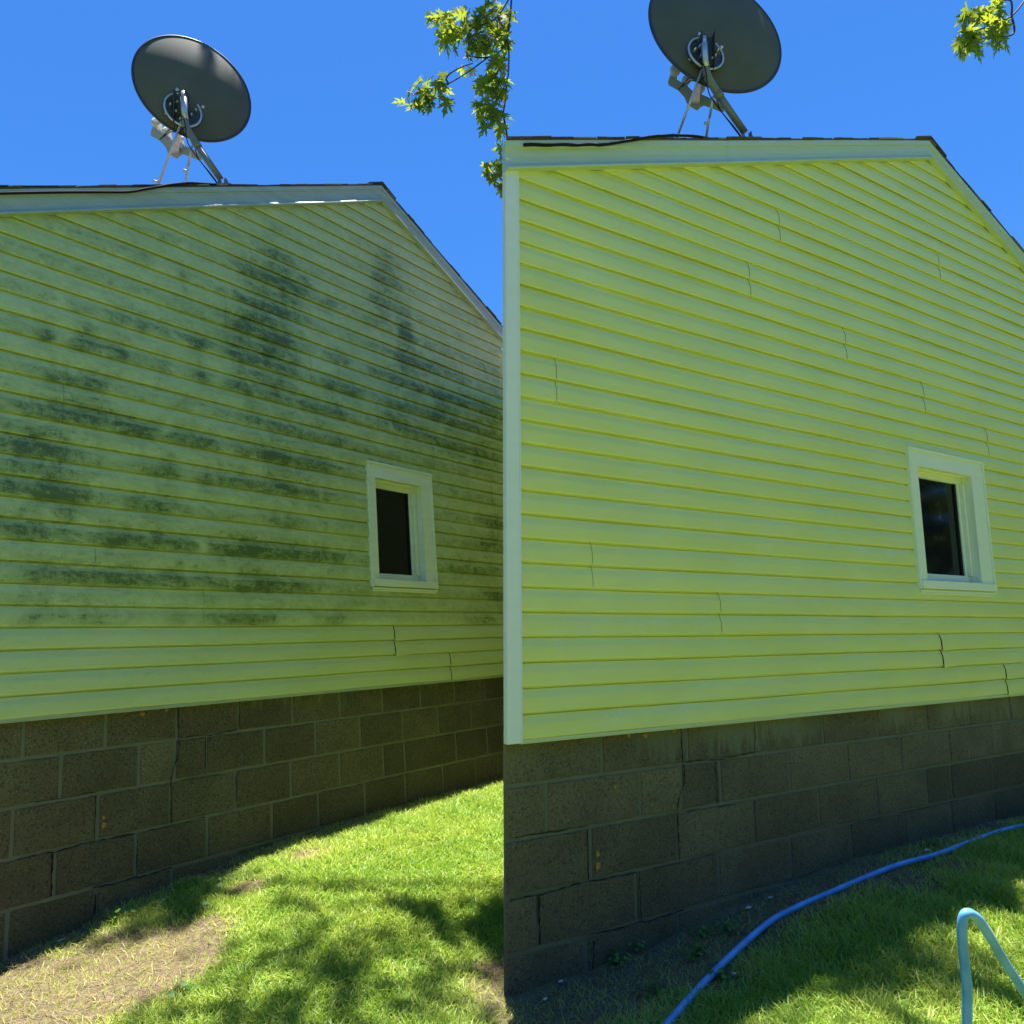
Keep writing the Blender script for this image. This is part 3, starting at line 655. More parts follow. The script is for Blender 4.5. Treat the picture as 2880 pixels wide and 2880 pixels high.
# ------------------------------------------------------------------ satellite dishes
def dish_model(F0, k, Df, fx, fy, spec):
    """parts laid out from the mast foot: x right, z up, y away, in metres (k metres per surveyed pixel)"""
    ox, oy, g_, nb, rfac, ccx, ccy = spec
    def P(zx, zy, d=0.0): return Vector((((zx * Z - 629.8) * g_ + ox - 1440) / F * (Df + d) - fx, d, -((zy * Z - 520) * g_ + oy - 1440) / F * (Df + d) + fy))
    k = k * g_
    root = empty('satellite_dish', F0)
    cd_ = 0.12; cen = Vector(((ccx - 1440) / F * (Df + cd_) - fx, cd_, -(ccy - 1440) / F * (Df + cd_) + fy))
    nb = Vector(nb).normalized()     # back of the bowl faces the yard
    a = Vector((0.81, 0, -0.59)); a = (a - nb * a.dot(nb)).normalized(); b = nb.cross(a).normalized()
    Rm = rfac * (Df + cd_)
    mb = MB(); nr, na = 14, 72; vs = []; fs = []
    for sgn, off in ((1, 0.0), (-1, -0.006)):
        for r in range(nr + 1):
            rr = Rm * r / nr * 0.985
            for t in range(na):
                th = 2 * math.pi * t / na; bul = 0.085 * (1 - (r / nr) ** 2)
                vs.append(cen + (a * math.cos(th) + b * math.sin(th)) * rr + nb * (bul + off))
    for L in range(2):
        o_ = L * (nr + 1) * na
        for r in range(nr):
            for t in range(na):
                q_ = (o_ + r * na + t, o_ + r * na + (t + 1) % na, o_ + (r + 1) * na + (t + 1) % na, o_ + (r + 1) * na + t); fs.append(q_ if L == 1 else q_[::-1])
    mb.add(vs, fs, 0, True); refl = mb.build('reflector', M['dish'], root)
    mb = MB(); ring = [cen + (a * math.cos(t) + b * math.sin(t)) * Rm * 0.985 + nb * -0.002 for t in np.linspace(0, 2 * math.pi, 97)]
    mb.tube(ring, 0.0085, 8, cap=False); mb.build('rim', M['dishrim'], refl)
    # mounting ring and plate on the back of the bowl
    pc = P(1385, 835, 0); t_ = (cen - pc).dot(nb); pc = pc + nb * 0.0
    dd = (pc - cen); rr = (dd - nb * dd.dot(nb)).length; bul = 0.085 * (1 - (rr / Rm) ** 2)
    # slide along the view direction until the plate lies on the bowl
    y_ = (nb.dot(cen) + bul + 0.012 - nb.x * pc.x - nb.z * pc.z) / nb.y; pc.y = y_
    mb = MB(); rp = 48 * k
    mb.tube([pc + (a * math.cos(t) + b * math.sin(t)) * rp for t in np.linspace(0, 2 * math.pi, 49)], 0.007, 8, cap=False)
    mb.build('mount_ring', M['steel'], root)
    mb = MB(); vs = [pc + (a * math.cos(t) + b * math.sin(t)) * rp * 0.98 - nb * 0.006 for t in np.linspace(0, 2 * math.pi, 33)[:-1]]; vs += [v - nb * 0.014 for v in vs]
    mb.add(vs, [tuple(range(32)), tuple(range(32, 64))[::-1]] + [(q_, q_ + 32, (q_ + 1) % 32 + 32, (q_ + 1) % 32) for q_ in range(32)]); plate = mb.build('back_plate', M['plate'], root)
    rnd = random.Random(3)
    for q_ in range(9):
        th = q_ * 2 * math.pi / 9 + 0.3; rad = rp * (0.70 if q_ % 2 else 0.48)
        c_ = pc + (a * math.cos(th) + b * math.sin(th)) * rad
        mb = MB(); mb.tube([c_ - nb * .006, c_ + nb * 0.012, c_ + nb * 0.026], [0.008, 0.008, 0.0035], 6); mb.build('bolt', M['steel'], plate)
    for (zx, zy) in ((1345, 690), (1500, 770), (1275, 880)):
        c_ = P(zx, zy); d2 = (c_ - cen); c_.y = (nb.dot(cen) + 0.085 * (1 - (min(1, (d2 - nb * d2.dot(nb)).length / Rm)) ** 2) - nb.x * c_.x - nb.z * c_.z) / nb.y
        mb = MB(); mb.tube([c_ - nb * .004, c_ + nb * 0.010, c_ + nb * 0.012], [0.011, 0.011, 0.004], 8); mb.build('bolt', M['steel'], refl)
    mb = MB(); my = pc.y - 0.050
    # U bracket cheeks either side of the mast head
    for sx in (-1, 1):
        c0 = P(1385 + sx * 42, 720); c1 = P(1385 + sx * 42, 960); mb.box((c0.x - .002, my - 0.01, c1.z), (c0.x + .002, pc.y + 0.01, c0.z), 0)
    mb.box((P(1345, 0).x, my + .028, P(0, 940).z), (P(1425, 0).x, my + .036, P(0, 740).z))
    mb.build('bracket', M['plate'], root)
    # mast: upright head, bend, sloping tube to the foot
    rm = 27 * Z * k
    mp = [P(1387, 760, my), P(1395, 880, my), P(1410, 960, my + .004), P(1432, 1010, my + .012), P(1480, 1085, my + .025), P(1665, 1350, 0.02)]
    mb = MB(); mb.tube([P(1384, 690, my), P(1387, 760, my)], [rm * .55, rm * .62], 14); mb.tube([P(1386, 735, my), P(1390, 830, my), P(1402, 940, my + .003)], [rm * 0.82, rm * .82, rm * 0.86], 16); mb.build('mast_head', M['steel'], root)
    mb = MB(); mb.tube(smoothpath([P(1396, 905, my + .003), P(1410, 965, my + .005), P(1440, 1020, my + .012), P(1480, 1085, my + .025)], 5), rm * 0.98, 18); mb.tube([P(1478, 1082, my + .024), P(1665, 1352, 0.02)], rm * 0.9, 18); mast = mb.build('mast', M['mast'], root)
    mb = MB(); d_ = (P(1665, 1352, .02) - P(1478, 1082, my + .024)).normalized(); c_ = P(1485, 1092, my + .026)
    mb.tube([c_ - d_ * 0.020, c_ + d_ * 0.020], rm * 1.12, 18); mb.build('clamp', M['mast'], mast)
    mb = MB(); mb.box((P(1640, 0).x, -0.05, P(0, 1425).z), (P(1765, 0).x, 0.08, P(0, 1405).z), 0, .003)
    for sx in (1655, 1705):
        c0 = P(sx, 1340); vs = [Vector((c0.x - .002, -.03, P(0, 1410).z)), Vector((c0.x - .002, .05, P(0, 1410).z)), Vector((c0.x - .002, .03, P(0, 1350).z)), Vector((c0.x - .002, -.012, P(0, 1345).z))]; vs += [v + Vector((.004, 0, 0)) for v in vs]
        mb.add(vs, [(0, 1, 2, 3), (7, 6, 5, 4), (0, 4, 5, 1), (1, 5, 6, 2), (2, 6, 7, 3), (3, 7, 4, 0)])
    mb.add([P(1690, 1345, .0), P(1745, 1395, .0), P(1755, 1412, .0), P(1690, 1412, .0), P(1690, 1345, .04), P(1745, 1395, .04), P(1755, 1412, .04), P(1690, 1412, .04)], [(0, 1, 2, 3), (7, 6, 5, 4), (0, 4, 5, 1), (1, 5, 6, 2), (2, 6, 7, 3), (3, 7, 4, 0)])
    mb.build('foot', M['mast'], root)
    # two struts
    for pts, nub in (([P(1183, 1425, 0.10), P(1370, 915, my + 0.02)], P(1175, 1370, 0.09)), ([P(1392, 1425, 0.10), P(1412, 1290, 0.08), P(1447, 1105, my + .03)], P(1400, 1290, .08))):
        mb = MB(); mb.tube(pts, 9.0 * Z * k, 10); mb.tube([pts[0] * 0.45 + pts[-1] * .55, pts[-1]], 7.2 * Z * k + .0008, 10)
        mb.tube([nub + Vector((-0.014, 0, 0.004)), nub + Vector((0.016, 0, -0.004))], 0.009, 8); mb.build('strut', M['steel'], root)
    # feed arm with bar and three horns, beyond the bowl
    fd = 0.34
    mb = MB(); A0, A1 = P(1350, 985, 0.12), P(1318, 1165, fd); dirv = (A1 - A0).normalized(); sx = Vector((1, 0, 0)); up_ = dirv.cross(sx).normalized()
    vs = []
    for c_, w_, h_ in ((A0, 16, 12), (A0.lerp(A1, .35), 20, 16), (A0.lerp(A1, .9), 32, 20), (A1, 34, 20)):
        for (x_, z_) in ((-1, -1), (1, -1), (1, 1), (-1, 1)): vs.append(c_ + sx * x_ * w_ * Z * k + up_ * z_ * h_ * Z * k)
    fs = [(r * 4 + q_, r * 4 + (q_ + 1) % 4, (r + 1) * 4 + (q_ + 1) % 4, (r + 1) * 4 + q_) for r in range(3) for q_ in range(4)] + [(0, 3, 2, 1), (12, 13, 14, 15)]
    mb.add(vs, fs); mb.build('feed_arm', M['steel'], root)
    mb = MB(); outl = [(1150, 960), (1175, 965), (1195, 985), (1260, 1020), (1300, 1060), (1360, 1085), (1420, 1110), (1475, 1135), (1520, 1175), (1523, 1205), (1505, 1212), (1440, 1185), (1385, 1165), (1355, 1180), (1340, 1200), (1310, 1185), (1265, 1150), (1250, 1110), (1205, 1060), (1140, 1025), (1135, 1000)]
    vs = [P(x, y, fd - .03 + 0.0) for x, y in outl] + [P(x, y, fd + .045) for x, y in outl]; n_ = len(outl)
    mb.add(vs, [tuple(range(n_)), tuple(range(n_, 2 * n_))[::-1]] + [(q_, q_ + n_, (q_ + 1) % n_ + n_, (q_ + 1) % n_) for q_ in range(n_)])
    vs = [P(x, y, fd - .036) for x, y in [(1300, 1155), (1330, 1030), (1345, 1165)]]
    mb.build('feed_bar', M['lnbgrey'], root)
    for (zx, zy, r_) in ((1184, 925, 42), (1262, 992, 34), (1358, 1050, 34)):
        c_ = P(zx, zy, fd - .015); ax_ = Vector((0.12, -0.9, 0.35)).normalized(); R_ = r_ * Z * k
        mb = MB(); mb.tube([c_ - ax_ * 0.07, c_ - ax_ * 0.02, c_ - ax_ * 0.004, c_ + ax_ * 0.010, c_ + ax_ * 0.016, c_ + ax_ * 0.017], [R_ * .55, R_ * .72, R_ * .98, R_, R_ * .9, R_ * .55], 24)
        mb.tube([c_, P(zx - 12, zy + 70, fd)], [R_ * .5, R_ * .62], 10); mb.build('feed_horn', M['lnb'], root)
    mb = MB()
    mb.tube(smoothpath([P(1205, 1055, fd - .04), P(1270, 985, .15), P(1330, 905, .02), P(1372, 875, my - .03), P(1398, 940, my - .035), P(1408, 1040, my - .03), P(1440, 1120, my - .02), P(1560, 1280, .0), P(1650, 1400, -.02)], 6), 0.0032, 6)
    mb.tube(smoothpath([P(1230, 1035, fd - .04), P(1290, 995, .12), P(1350, 1000, my + .02), P(1392, 960, my - .03)], 6), 0.003, 6)
    mb.tube(smoothpath([P(1475, 1130, my - .02), P(1500, 1200, .0), P(1590, 1310, .0), P(1655, 1400, -.015)], 6), 0.003, 6)
    mb.build('cable', M['cable'], root)
    return root
# mast foot stands just behind the rake edge of each roof
def rake_hit(i, px, py_guess, inward):
    h = HF[i]; best = None
    for k in range(400):
        s = HS[i]['smin'] + 0.02 + k * 0.012
        p = wpt(i, s, -inward, rake(i, s) + 0.012); x, y, d = proj(p)
        if best is None or abs(x - px) < best[0]: best = (abs(x - px), p, s, y, d)
    return best
def los_rot(p): return (0, 0, -math.atan2(p[0], p[1]))
b0 = rake_hit(0, Q(0, 0, 1690, 0)[0], 0, 0.10)
b1 = rake_hit(1, Q(2, 0, 1785, 0)[0], 0, 0.10)
def pitch_basis(p):
    l = Vector(p).normalized(); r = Vector((l.y, -l.x, 0)).normalized(); u = r.cross(l)
    # roll with the photograph's slight tilt
    cr = Vector(W[:, 0]); r2 = (cr - l * cr.dot(l)).normalized(); u2 = r2.cross(l)
    return Matrix(((r2.x, l.x, u2.x), (r2.y, l.y, u2.y), (r2.z, l.z, u2.z)))
CB = Matrix(((W[0, 0], W[0, 2], -W[0, 1]), (W[1, 0], W[1, 2], -W[1, 1]), (W[2, 0], W[2, 2], -W[2, 1])))
c0 = W.T @ np.array(b0[1])
D0 = dish_model(b0[1], b0[4] / F, c0[2], c0[0], c0[1], (629.8, 520, 1.0, (0.532, -0.83, 0.164), 0.3277 / 4.4, 544.7, 249.5)); D0.rotation_euler = CB.to_euler()
tag(D0, 'grey satellite dish on the roof of the mildewed house, whole bowl visible', 'satellite dish', 'satellite dishes standing on the roof edges')
c1 = W.T @ np.array(b1[1])
D1 = dish_model(b1[1], b1[4] / F, c1[2], c1[0], c1[1], (2105, 391, 1.095, (0.242, -0.932, 0.269), 0.3911 / 4.0, 2014.8, 90.65)); D1.rotation_euler = CB.to_euler()
tag(D1, 'grey satellite dish on the roof of the clean washed house, bowl cut off above', 'satellite dish', 'satellite dishes standing on the roof edges')

# black cable lying along the left rake of each roof
def roof_cable(i, sk, label):
    mb = MB(); h = HS[i]
    def rp(s, out, up): return wpt(i, s, out, rake(i, s) + up)
    s0 = (h['smin'] + 0.02) if i == 0 else 0.0
    P = []
    for k in range(14): s = s0 + (0.33 * sk - s0) * k / 13; P.append(rp(s, 0.046, -0.030 + 0.002 * math.sin(k * 1.3)))
    for (s, o, u_) in ((0.42, .050, -.018), (0.50, .052, -.004), (0.58, .050, .012), (0.66, .046, .020), (0.76, .044, .022), (0.86, .036, .016), (0.93, .02, .014)): P.append(rp(s * sk, o, u_))
    mb.tube(smoothpath(P, 3), 0.0075, 8); o = mb.build('roof_cable', M['cable']); tag(o, label, 'cable', 'black cables on the roof edges'); return o
roof_cable(0, 1.0, 'black cable draped over the rake board of the mildewed house'); roof_cable(1, 1.346, 'black cable draped over the rake board of the clean washed house')

# ------------------------------------------------------------------ blue hose
hp = [ghit(*p) for p in ((1928, 2835), (2044, 2712), (2160, 2608), (2234, 2566), (2346, 2516), (2458, 2468), (2533, 2440), (2644, 2409), (2719, 2380), (2836, 2339))]
pre = ghit(1700, 3150); pre2 = ghit(1820, 2970)
path = [pre, pre2] + hp
e_ = hp[-1]; path += [e_ + Vector((.35, .12, 0)), e_ + Vector((.7, .02, 0)), e_ + Vector((.85, -.35, 0)), e_ + Vector((.75, -.8, 0)), e_ + Vector((.45, -1.15, 0))]
path = [Vector((p.x, p.y, gz(p.x, p.y)[0] + 0.016)) for p in path]
arch = [at(2990, 2950, 2.28), at(2915, 2840, 2.24), at(2836, 2722, 2.20), at(2790, 2645, 2.17), at(2757, 2592, 2.15), at(2736, 2573, 2.14), at(2718, 2569, 2.13), at(2708, 2585, 2.13), at(2706, 2625, 2.13), at(2712, 2700, 2.13), at(2719, 2770, 2.13), at(2720, 2835, 2.13), at(2716, 2930, 2.13), at(2690, 3030, 2.12)]
tail = [arch[-1] + Vector((-0.12, -.12, -.05)), arch[-1] + Vector((-0.4, -.35, 0))]
tail = [Vector((p.x, p.y, gz(p.x, p.y)[0] + 0.016)) for p in tail]
mb = MB(); mb.tube(smoothpath(path + arch + tail, 10), 0.0135, 14); tag(mb.build('garden_hose', M['hose']), 'blue garden hose lying along the block wall and arching up in the grass', 'hose')

# ------------------------------------------------------------------ grass
def sample_points(n, box, dens=None):
    x = rng.uniform(box[0], box[1], n); y = rng.uniform(box[2], box[3], n)
    keep = np.ones(n, bool)
    for i in range(2):
        h = HF[i]; dx = x - h['O'].x; dy = y - h['O'].y; d = -(dx * h['y'].x + dy * h['y'].y); s_ = dx * h['u'].x + dy * h['u'].y
        if i == 0: keep &= (d > -0.02) | (x > 0.05)
        else: keep &= (d > -0.02) | (x < -0.10 + 0.026 * (y - 3.05))
    return x[keep], y[keep]
def infr(x, y, z, mg=60):
    P = np.stack([x, y, z]); c = W.T @ P
    px = 1440 + F * c[0] / c[2]; py = 1440 + F * c[1] / c[2]
    return (c[2] > 0.3) & (px > -mg) & (px < 2880 + mg) & (py < 2880 + mg * 3), c[2]
def blades(name, x, y, length, width, lean, tint, mat, label=None, cat=None):
    n = len(x); z = gz(x, y); th = rng.uniform(0, 2 * np.pi, n); ph = rng.uniform(0, 2 * np.pi, n)
    L = length * rng.uniform(0.55, 1.25, n); wd_ = width * rng.uniform(0.7, 1.3, n); le = lean * rng.uniform(0.2, 1.5, n)
    ca, sa = np.cos(th), np.sin(th); dx, dy = np.cos(ph), np.sin(ph)
    V = np.zeros((n, 7, 3)); 
    for k, (f, wf) in enumerate(((0, .8), (0.4, 1.0), (0.78, 0.62))):
        cx = x + dx * le * L * f ** 1.6; cy = y + dy * le * L * f ** 1.6; cz = z - 0.004 + L * f * np.sqrt(np.clip(1 - (le * f * .6) ** 2, .15, 1))
        V[:, 2 * k] = np.stack([cx - ca * wd_ * wf / 2, cy - sa * wd_ * wf / 2, cz], 1); V[:, 2 * k + 1] = np.stack([cx + ca * wd_ * wf / 2, cy + sa * wd_ * wf / 2, cz], 1)
    V[:, 6] = np.stack([x + dx * le * L, y + dy * le * L, z + L * np.sqrt(np.clip(1 - (le * .6) ** 2, .12, 1))], 1)
    b = (np.arange(n) * 7)[:, None]
    tri = np.concatenate([b + np.array([[0, 1, 3]]), b + np.array([[0, 3, 2]]), b + np.array([[2, 3, 5]]), b + np.array([[2, 5, 4]]), b + np.array([[4, 5, 6]])])
    tv = np.repeat(tint, 7)
    o = npmesh(name, V.reshape(-1, 3), tri, mat, 'tint', tv); return o
def clump(x, y, f, s): 
    return 0.5 + 0.25 * np.sin(x * f + 1.7 * np.sin(y * f * .8 + s)) + 0.25 * np.sin(y * f * 1.3 + 2.1 * np.sin(x * f * .6 + s * 2))
def make_grass():
    X = []; Y = []
    for box, n in (((-2.6, 1.2, 1.9, 7), 330000), ((1.2, 4.2, 1.9, 6), 150000)):
        x, y = sample_points(n, box); X.append(x); Y.append(y)
    x = np.concatenate(X); y = np.concatenate(Y); z = gz(x, y); ok, d = infr(x, y, z); b = bare(x, y)
    pr = np.clip(1.15 - 1.15 * b + 0.6 * (clump(x, y, 9, 1) - .5), 0.20, 1) * np.clip(3.6 / d, 0.35, 1.0)
    sel = ok & (rng.uniform(0, 1, len(x)) < pr); x, y, b, d = x[sel], y[sel], b[sel], d[sel]
    c = clump(x, y, 5.5, 2.3); c2 = clump(x, y, 17, .4)
    tint = np.clip(0.33 + 0.34 * (c - .5) + 0.25 * (c2 - .5) + 0.55 * np.clip(b, 0, 1) + rng.normal(0, .20, len(x)), 0, 1)
    right = x * 0.53 - (y - 3.1) * 0.85 > 0
    L = (0.034 + 0.020 * c) * (1 - 0.45 * np.clip(b, 0, 1)); L *= np.where(x > 0.0, 1.15, 1.0)
    o = blades('grass', x, y, L, (0.0032 + 0.0006 * d) * (1 - 0.5 * np.clip(b, 0, 1)), 1.15, tint, M['grass']); tag(o, kind='stuff'); o['label'] = 'short green lawn grass in front of the block walls'; o['category'] = 'grass'
    # wider spread outside the view so the lawn goes on
    x, y = sample_points(90000, (-6, 7, -2, 7)); z = gz(x, y); ok, d = infr(x, y, z, 50); x, y = x[~ok], y[~ok]
    o = blades('grass', x, y, np.full(len(x), .05), 0.010, 0.7, np.clip(rng.normal(.3, .2, len(x)), 0, 1), M['grass']); tag(o, kind='stuff'); o['label'] = 'sparser lawn grass round the outer yard'; o['category'] = 'grass'
    # dry straw where the soil shows
    x, y = sample_points(200000, (-2.6, 4.2, 2.0, 6.5)); z = gz(x, y); ok, d = infr(x, y, z); b = bare(x, y)
    sel = ok & (rng.uniform(0, 1, len(x)) < np.clip(b * 0.9 - 0.05, 0.02, 1) * 0.75); x, y = x[sel], y[sel]
    o = blades('dry_grass', x, y, np.full(len(x), .034), 0.0019, 2.4, np.clip(rng.normal(.45, .3, len(x)), 0, 1), M['straw']); tag(o, kind='stuff'); o['label'] = 'dry straw lying on the bare soil beside the walls'; o['category'] = 'dry grass'
make_grass()

def leafpoly(kind):
    if kind == 'maple':
        H = [(0, 0), (.10, .05), (.34, -.06), (.24, .10), (.46, .14), (.30, .22), (.20, .20), (.16, .30), (.36, .50), (.30, .52), (.44, .70), (.24, .60), (.10, .46), (.09, .60), (.17, .76), (.08, .78), (0, 1.05)]
    elif kind == 'clover': H = [(0, 0), (.25, .2), (.45, .55), (.35, .9), (.12, 1.0), (0, .92)]
    else: H = [(0, 0), (.12, .2), (.18, .5), (.12, .8), (0, 1.0)]
    return H
def leaf_batch(name, centers, normals, ups, sizes, tints, mat, kind='maple', parent=None, curl=0.18):
    H = leafpoly(kind); full = H + [(-x, y) for x, y in H[-2:0:-1]]
    c0 = (0, .34 if kind == 'maple' else .45)
    base = np.array([c0] + full); nv = len(base); nf = nv - 1
    n = len(centers); Cn = np.array(centers); Nn = np.array(normals); Nn /= np.linalg.norm(Nn, axis=1)[:, None] + 1e-9
    U = np.array(ups); U -= Nn * (U * Nn).sum(1)[:, None]; U /= np.linalg.norm(U, axis=1)[:, None] + 1e-9; R = np.cross(U, Nn)
    sz = np.array(sizes)[:, None, None]
    bx = base[:, 0][None, :, None]; by = base[:, 1][None, :, None]
    r2 = (bx ** 2 + (by - .4) ** 2)
    cu = (rng.uniform(-.3, 1.6, n) * curl)[:, None, None]
    V = Cn[:, None, :] + (R[:, None, :] * bx + U[:, None, :] * by - Nn[:, None, :] * (r2 * cu + np.abs(bx) * cu * -0.6)) * sz
    idx = np.arange(1, nv); tri = np.stack([np.zeros(nf, int), idx, np.roll(idx, -1)], 1)
    T = (np.arange(n) * nv)[:, None, None] + tri[None]
    return npmesh(name, V.reshape(-1, 3), T.reshape(-1, 3), mat, 'tint', np.repeat(np.array(tints), nv), parent)

# ------------------------------------------------------------------ maple tree
tree = empty('maple_tree', (7.6, 8.6, float(gz(7.6, 8.6)[0])))
tag(tree, 'leafy maple tree whose lobed green leaves hang into the sky above the houses', 'tree')
TL = tree.location.copy()
mb = MB()
B = {}
def limb(pts, r, n=8): mb.tube([p - TL for p in smoothpath(pts, 5)], list(np.linspace(r[0], r[1], (len(pts) - 1) * 5 + 1)), n)
tr = [Vector((7.6, 8.6, TL.z - .2)), Vector((7.55, 8.5, 1.2)), Vector((7.4, 8.4, 3.6)), Vector((7.1, 8.1, 6.2)), Vector((6.8, 7.8, 9.0)), Vector((6.6, 7.6, 12.0))]
limb(tr, (.30, .09), 14); mb.build('trunk', M['bark'], tree)
mb = MB()
hubs = []
for pts in ([tr[4], Vector((5.0, 7.2, 9.6)), Vector((2.6, 6.2, 9.2)), Vector((0.6, 5.4, 8.6))],
            [tr[4], Vector((5.6, 6.4, 9.0)), Vector((4.2, 5.2, 8.2)), Vector((2.7, 4.3, 7.6)), Vector((1.3, 3.6, 7.4))],
            [tr[3], Vector((7.8, 6.0, 7.6)), Vector((7.2, 4.0, 7.8)), Vector((6.0, 2.8, 8.2))],
            [tr[4], Vector((4.4, 8.4, 10.8)), Vector((1.8, 8.6, 11.6))], [tr[4], Vector((8.6, 9.6, 10.5)), Vector((10.2, 10.6, 11.3))], [tr[3], Vector((9.2, 7.4, 8.2)), Vector((10.8, 6.6, 8.8))]):
    limb(pts, (.10, .014)); hubs += [p for p in smoothpath(pts, 4)[4:]]
mb.build('limb', M['bark'], tree)
def nearhub(p): return min(hubs, key=lambda h: (h - p).length)
Lc, Ln, Lu, Ls, Lt = [], [], [], [], []
def leaf(p, size, tint, droop=True, face=None):
    th = rng.uniform(0, 2 * math.pi); Lc.append(tuple(p - TL))
    n_ = np.array([rng.normal(0, .55), rng.normal(-.35, .55), rng.normal(.25, .6)]) if face is None else face
    Ln.append(tuple(n_)); Lu.append((rng.normal(0, .45), rng.normal(0, .45), -1.0 if droop else -.3)); Ls.append(size); Lt.append(tint)
mbt = MB()
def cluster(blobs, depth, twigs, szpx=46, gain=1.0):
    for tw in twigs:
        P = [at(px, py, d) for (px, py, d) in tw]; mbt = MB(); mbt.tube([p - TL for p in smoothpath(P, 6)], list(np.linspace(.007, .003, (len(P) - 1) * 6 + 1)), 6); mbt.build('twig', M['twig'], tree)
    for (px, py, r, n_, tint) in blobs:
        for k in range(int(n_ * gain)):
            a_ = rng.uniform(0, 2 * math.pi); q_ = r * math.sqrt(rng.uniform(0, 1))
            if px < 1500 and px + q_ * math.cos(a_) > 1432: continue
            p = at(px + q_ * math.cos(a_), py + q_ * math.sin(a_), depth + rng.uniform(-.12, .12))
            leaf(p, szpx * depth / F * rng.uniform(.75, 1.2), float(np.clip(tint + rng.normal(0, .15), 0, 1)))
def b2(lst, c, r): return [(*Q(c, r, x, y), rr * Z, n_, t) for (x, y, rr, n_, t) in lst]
D = 4.9
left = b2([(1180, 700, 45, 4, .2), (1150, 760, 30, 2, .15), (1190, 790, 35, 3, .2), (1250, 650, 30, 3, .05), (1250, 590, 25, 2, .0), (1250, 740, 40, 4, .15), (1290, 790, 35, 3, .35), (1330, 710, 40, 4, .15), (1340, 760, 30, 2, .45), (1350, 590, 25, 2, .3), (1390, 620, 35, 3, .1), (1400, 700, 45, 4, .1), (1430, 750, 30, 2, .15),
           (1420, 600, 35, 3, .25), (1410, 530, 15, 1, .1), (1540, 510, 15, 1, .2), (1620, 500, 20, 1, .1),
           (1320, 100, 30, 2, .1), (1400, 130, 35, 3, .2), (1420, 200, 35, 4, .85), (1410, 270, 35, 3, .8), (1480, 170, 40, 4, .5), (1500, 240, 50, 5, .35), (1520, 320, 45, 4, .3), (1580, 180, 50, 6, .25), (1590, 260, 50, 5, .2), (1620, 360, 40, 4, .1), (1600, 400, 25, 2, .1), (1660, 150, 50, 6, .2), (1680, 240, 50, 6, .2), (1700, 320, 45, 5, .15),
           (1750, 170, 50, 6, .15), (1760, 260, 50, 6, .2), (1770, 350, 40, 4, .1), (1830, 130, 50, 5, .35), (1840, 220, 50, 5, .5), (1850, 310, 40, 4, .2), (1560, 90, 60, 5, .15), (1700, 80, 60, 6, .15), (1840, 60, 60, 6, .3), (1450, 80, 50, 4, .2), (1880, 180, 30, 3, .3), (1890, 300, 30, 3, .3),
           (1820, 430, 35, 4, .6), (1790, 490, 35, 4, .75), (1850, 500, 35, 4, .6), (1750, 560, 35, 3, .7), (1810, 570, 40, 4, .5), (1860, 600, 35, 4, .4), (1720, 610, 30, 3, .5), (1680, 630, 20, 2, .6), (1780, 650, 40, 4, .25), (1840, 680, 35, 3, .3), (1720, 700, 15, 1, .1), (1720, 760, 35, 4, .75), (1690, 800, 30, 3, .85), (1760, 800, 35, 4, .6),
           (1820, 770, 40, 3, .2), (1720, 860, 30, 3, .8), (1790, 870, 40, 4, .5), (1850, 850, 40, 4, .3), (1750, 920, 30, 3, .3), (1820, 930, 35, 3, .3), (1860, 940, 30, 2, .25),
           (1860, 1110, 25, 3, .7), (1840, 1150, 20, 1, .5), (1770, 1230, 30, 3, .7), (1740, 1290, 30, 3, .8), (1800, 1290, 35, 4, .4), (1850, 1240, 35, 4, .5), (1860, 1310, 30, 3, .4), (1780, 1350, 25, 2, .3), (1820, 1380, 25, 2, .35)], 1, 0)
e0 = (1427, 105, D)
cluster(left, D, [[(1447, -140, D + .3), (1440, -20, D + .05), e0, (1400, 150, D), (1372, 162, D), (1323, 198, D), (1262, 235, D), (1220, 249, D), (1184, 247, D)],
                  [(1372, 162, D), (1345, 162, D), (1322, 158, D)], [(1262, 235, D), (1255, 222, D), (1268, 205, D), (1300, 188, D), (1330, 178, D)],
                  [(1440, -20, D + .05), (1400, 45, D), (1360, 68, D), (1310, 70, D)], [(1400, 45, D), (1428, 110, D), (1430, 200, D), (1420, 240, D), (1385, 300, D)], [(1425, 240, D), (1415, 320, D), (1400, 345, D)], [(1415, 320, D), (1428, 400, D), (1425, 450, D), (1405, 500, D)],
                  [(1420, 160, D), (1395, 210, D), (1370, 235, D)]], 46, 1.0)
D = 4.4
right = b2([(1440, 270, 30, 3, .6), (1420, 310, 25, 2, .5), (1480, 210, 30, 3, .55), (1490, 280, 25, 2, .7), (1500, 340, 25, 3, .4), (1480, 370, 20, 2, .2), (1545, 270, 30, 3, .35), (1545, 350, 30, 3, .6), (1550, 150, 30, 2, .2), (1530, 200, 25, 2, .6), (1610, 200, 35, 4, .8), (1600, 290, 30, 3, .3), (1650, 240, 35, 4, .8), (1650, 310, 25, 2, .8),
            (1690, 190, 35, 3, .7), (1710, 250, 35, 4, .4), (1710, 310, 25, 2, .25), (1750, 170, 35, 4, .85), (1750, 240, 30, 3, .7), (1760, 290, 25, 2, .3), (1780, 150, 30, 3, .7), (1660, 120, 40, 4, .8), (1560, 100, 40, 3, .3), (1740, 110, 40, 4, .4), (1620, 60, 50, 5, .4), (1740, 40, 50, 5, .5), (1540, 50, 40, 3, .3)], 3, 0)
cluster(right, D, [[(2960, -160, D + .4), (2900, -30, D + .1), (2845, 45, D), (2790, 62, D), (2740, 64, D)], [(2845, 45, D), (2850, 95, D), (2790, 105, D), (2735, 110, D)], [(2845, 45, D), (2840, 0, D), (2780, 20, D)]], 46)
vis_n = len(Lc)
